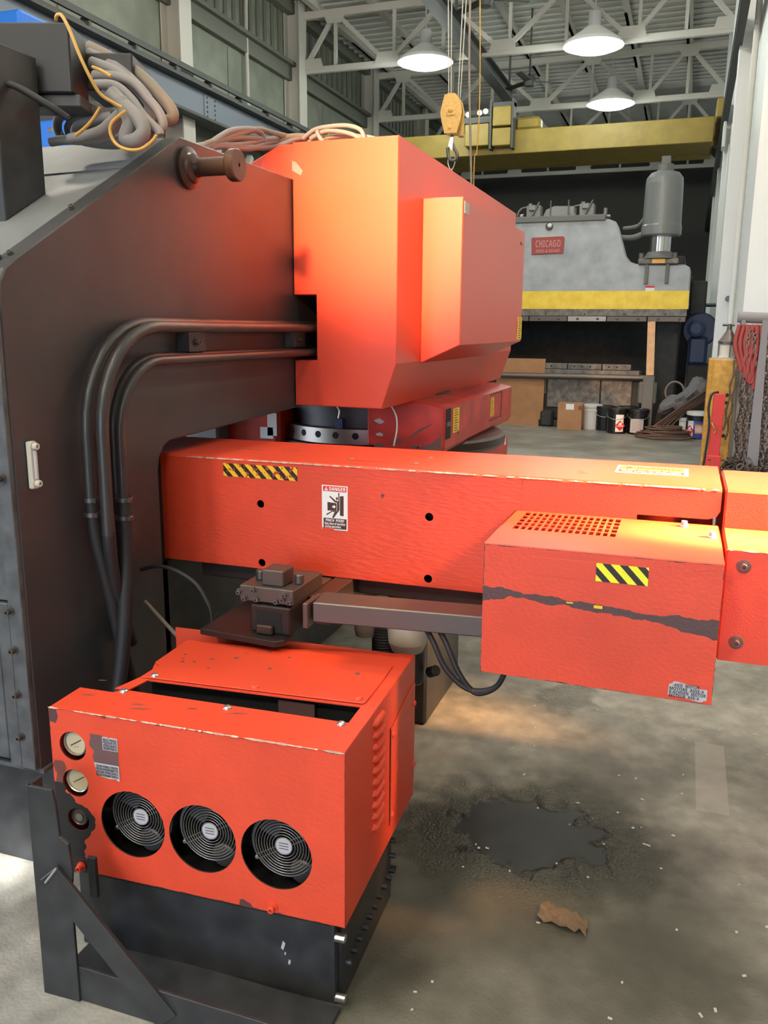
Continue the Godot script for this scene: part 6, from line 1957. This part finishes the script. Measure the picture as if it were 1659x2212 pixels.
	var T := [
		[-1.62, 2.07, -2.6, -1.62, 2.111, -2.75, -1.62, 2.138, -2.885, -1.62, 2.165, -3.079, -1.62, 2.2, -3.255, -1.59, 2.218, -3.3, -1.539, 2.24, -3.32, -1.458, 2.241, -3.34],
		[-1.62, 2.07, -2.65, -1.62, 2.123, -2.772, -1.62, 2.174, -2.955, -1.62, 2.206, -3.137, -1.63, 2.221, -3.277, -1.569, 2.245, -3.31, -1.488, 2.243, -3.33, -1.418, 2.232, -3.35],
		[-1.62, 2.08, -2.7, -1.62, 2.126, -2.803, -1.62, 2.197, -2.991, -1.62, 2.24, -3.139, -1.62, 2.25, -3.258, -1.5, 2.235, -3.4],
		[-1.62, 2.09, -2.72, -1.62, 2.143, -2.814, -1.62, 2.191, -2.922, -1.62, 2.224, -3.056, -1.62, 2.231, -3.146, -1.62, 2.2, -3.18],
		[-1.62, 2.08, -2.66, -1.62, 2.108, -2.755, -1.62, 2.158, -2.988, -1.62, 2.21, -3.176, -1.6, 2.25, -3.36, -1.52, 2.23, -3.42],
		[-1.62, 2.09, -2.75, -1.62, 2.12, -2.819, -1.62, 2.158, -3.06, -1.62, 2.208, -3.215, -1.6, 2.245, -3.39, -1.5, 2.225, -3.45],
		[-1.509, 2.231, -3.3, -1.458, 2.262, -3.3, -1.379, 2.27, -3.3, -1.31, 2.266, -3.3, -1.262, 2.246, -3.3, -1.247, 2.206, -3.3],
		[-1.478, 2.229, -3.3, -1.418, 2.253, -3.3, -1.349, 2.248, -3.3, -1.291, 2.231, -3.3, -1.262, 2.21, -3.3],
		[-1.499, 2.223, -3.32, -1.418, 2.239, -3.34, -1.34, 2.241, -3.34, -1.243, 2.228, -3.34, -1.185, 2.21, -3.34],
		[-1.438, 2.25, -3.28, -1.43, 2.233, -3.27, -1.405, 2.205, -3.26],
	]
	for k in T.size():
		obj("cable_run", tb(pts(T[k]), 0.0115 if k < 6 else 0.0085, 8, 5), M.tan_cable if k in [1, 2] else M.grey_cable, cb)
	# scrap on the floor
	var sc := MB.new()
	var r := RandomNumberGenerator.new()
	r.seed = 12
	var g := []
	for i in 6:
		var row := []
		for j in 9:
			row.append(V(-0.25 + j * 0.0155 + r.randf_range(-0.004, 0.004), 0.003 + absf(sin(j * 1.3 + i)) * 0.018 * r.randf_range(0.5, 1.0), -2.01 + i * 0.013 + r.randf_range(-0.005, 0.005) + j * 0.003))
		g.append(row)
	for i in 5:
		for j in 8:
			sc.quad(g[i + 1][j], g[i + 1][j + 1], g[i][j + 1], g[i][j])
	tag(obj("cardboard_scrap", sc, mat("dirty_card", Color(0.43, 0.365, 0.28), 0.9)), "crumpled brown cardboard scrap on the floor past the puddle", "scrap")
	var ch := MB.new()
	for i in 110:
		var c := V(r.randf_range(-0.55, 0.75), 0.0025, r.randf_range(-3.6, -1.25))
		ch.box(c, V(r.randf_range(0.003, 0.012), 0.003, r.randf_range(0.002, 0.006)), 0.0, Basis(Vector3.UP, r.randf() * TAU))
	tag(obj("floor_crumbs", ch, M.off_white), "pale crumbs and chips scattered over the concrete floor", "debris", "", "stuff")

func _ready() -> void:
	materials()
	setting()
	hall()
	cranes()
	press_brake()
	yard()
	punch_press()
	carriage()
	hydraulic_unit()
	top_gear()
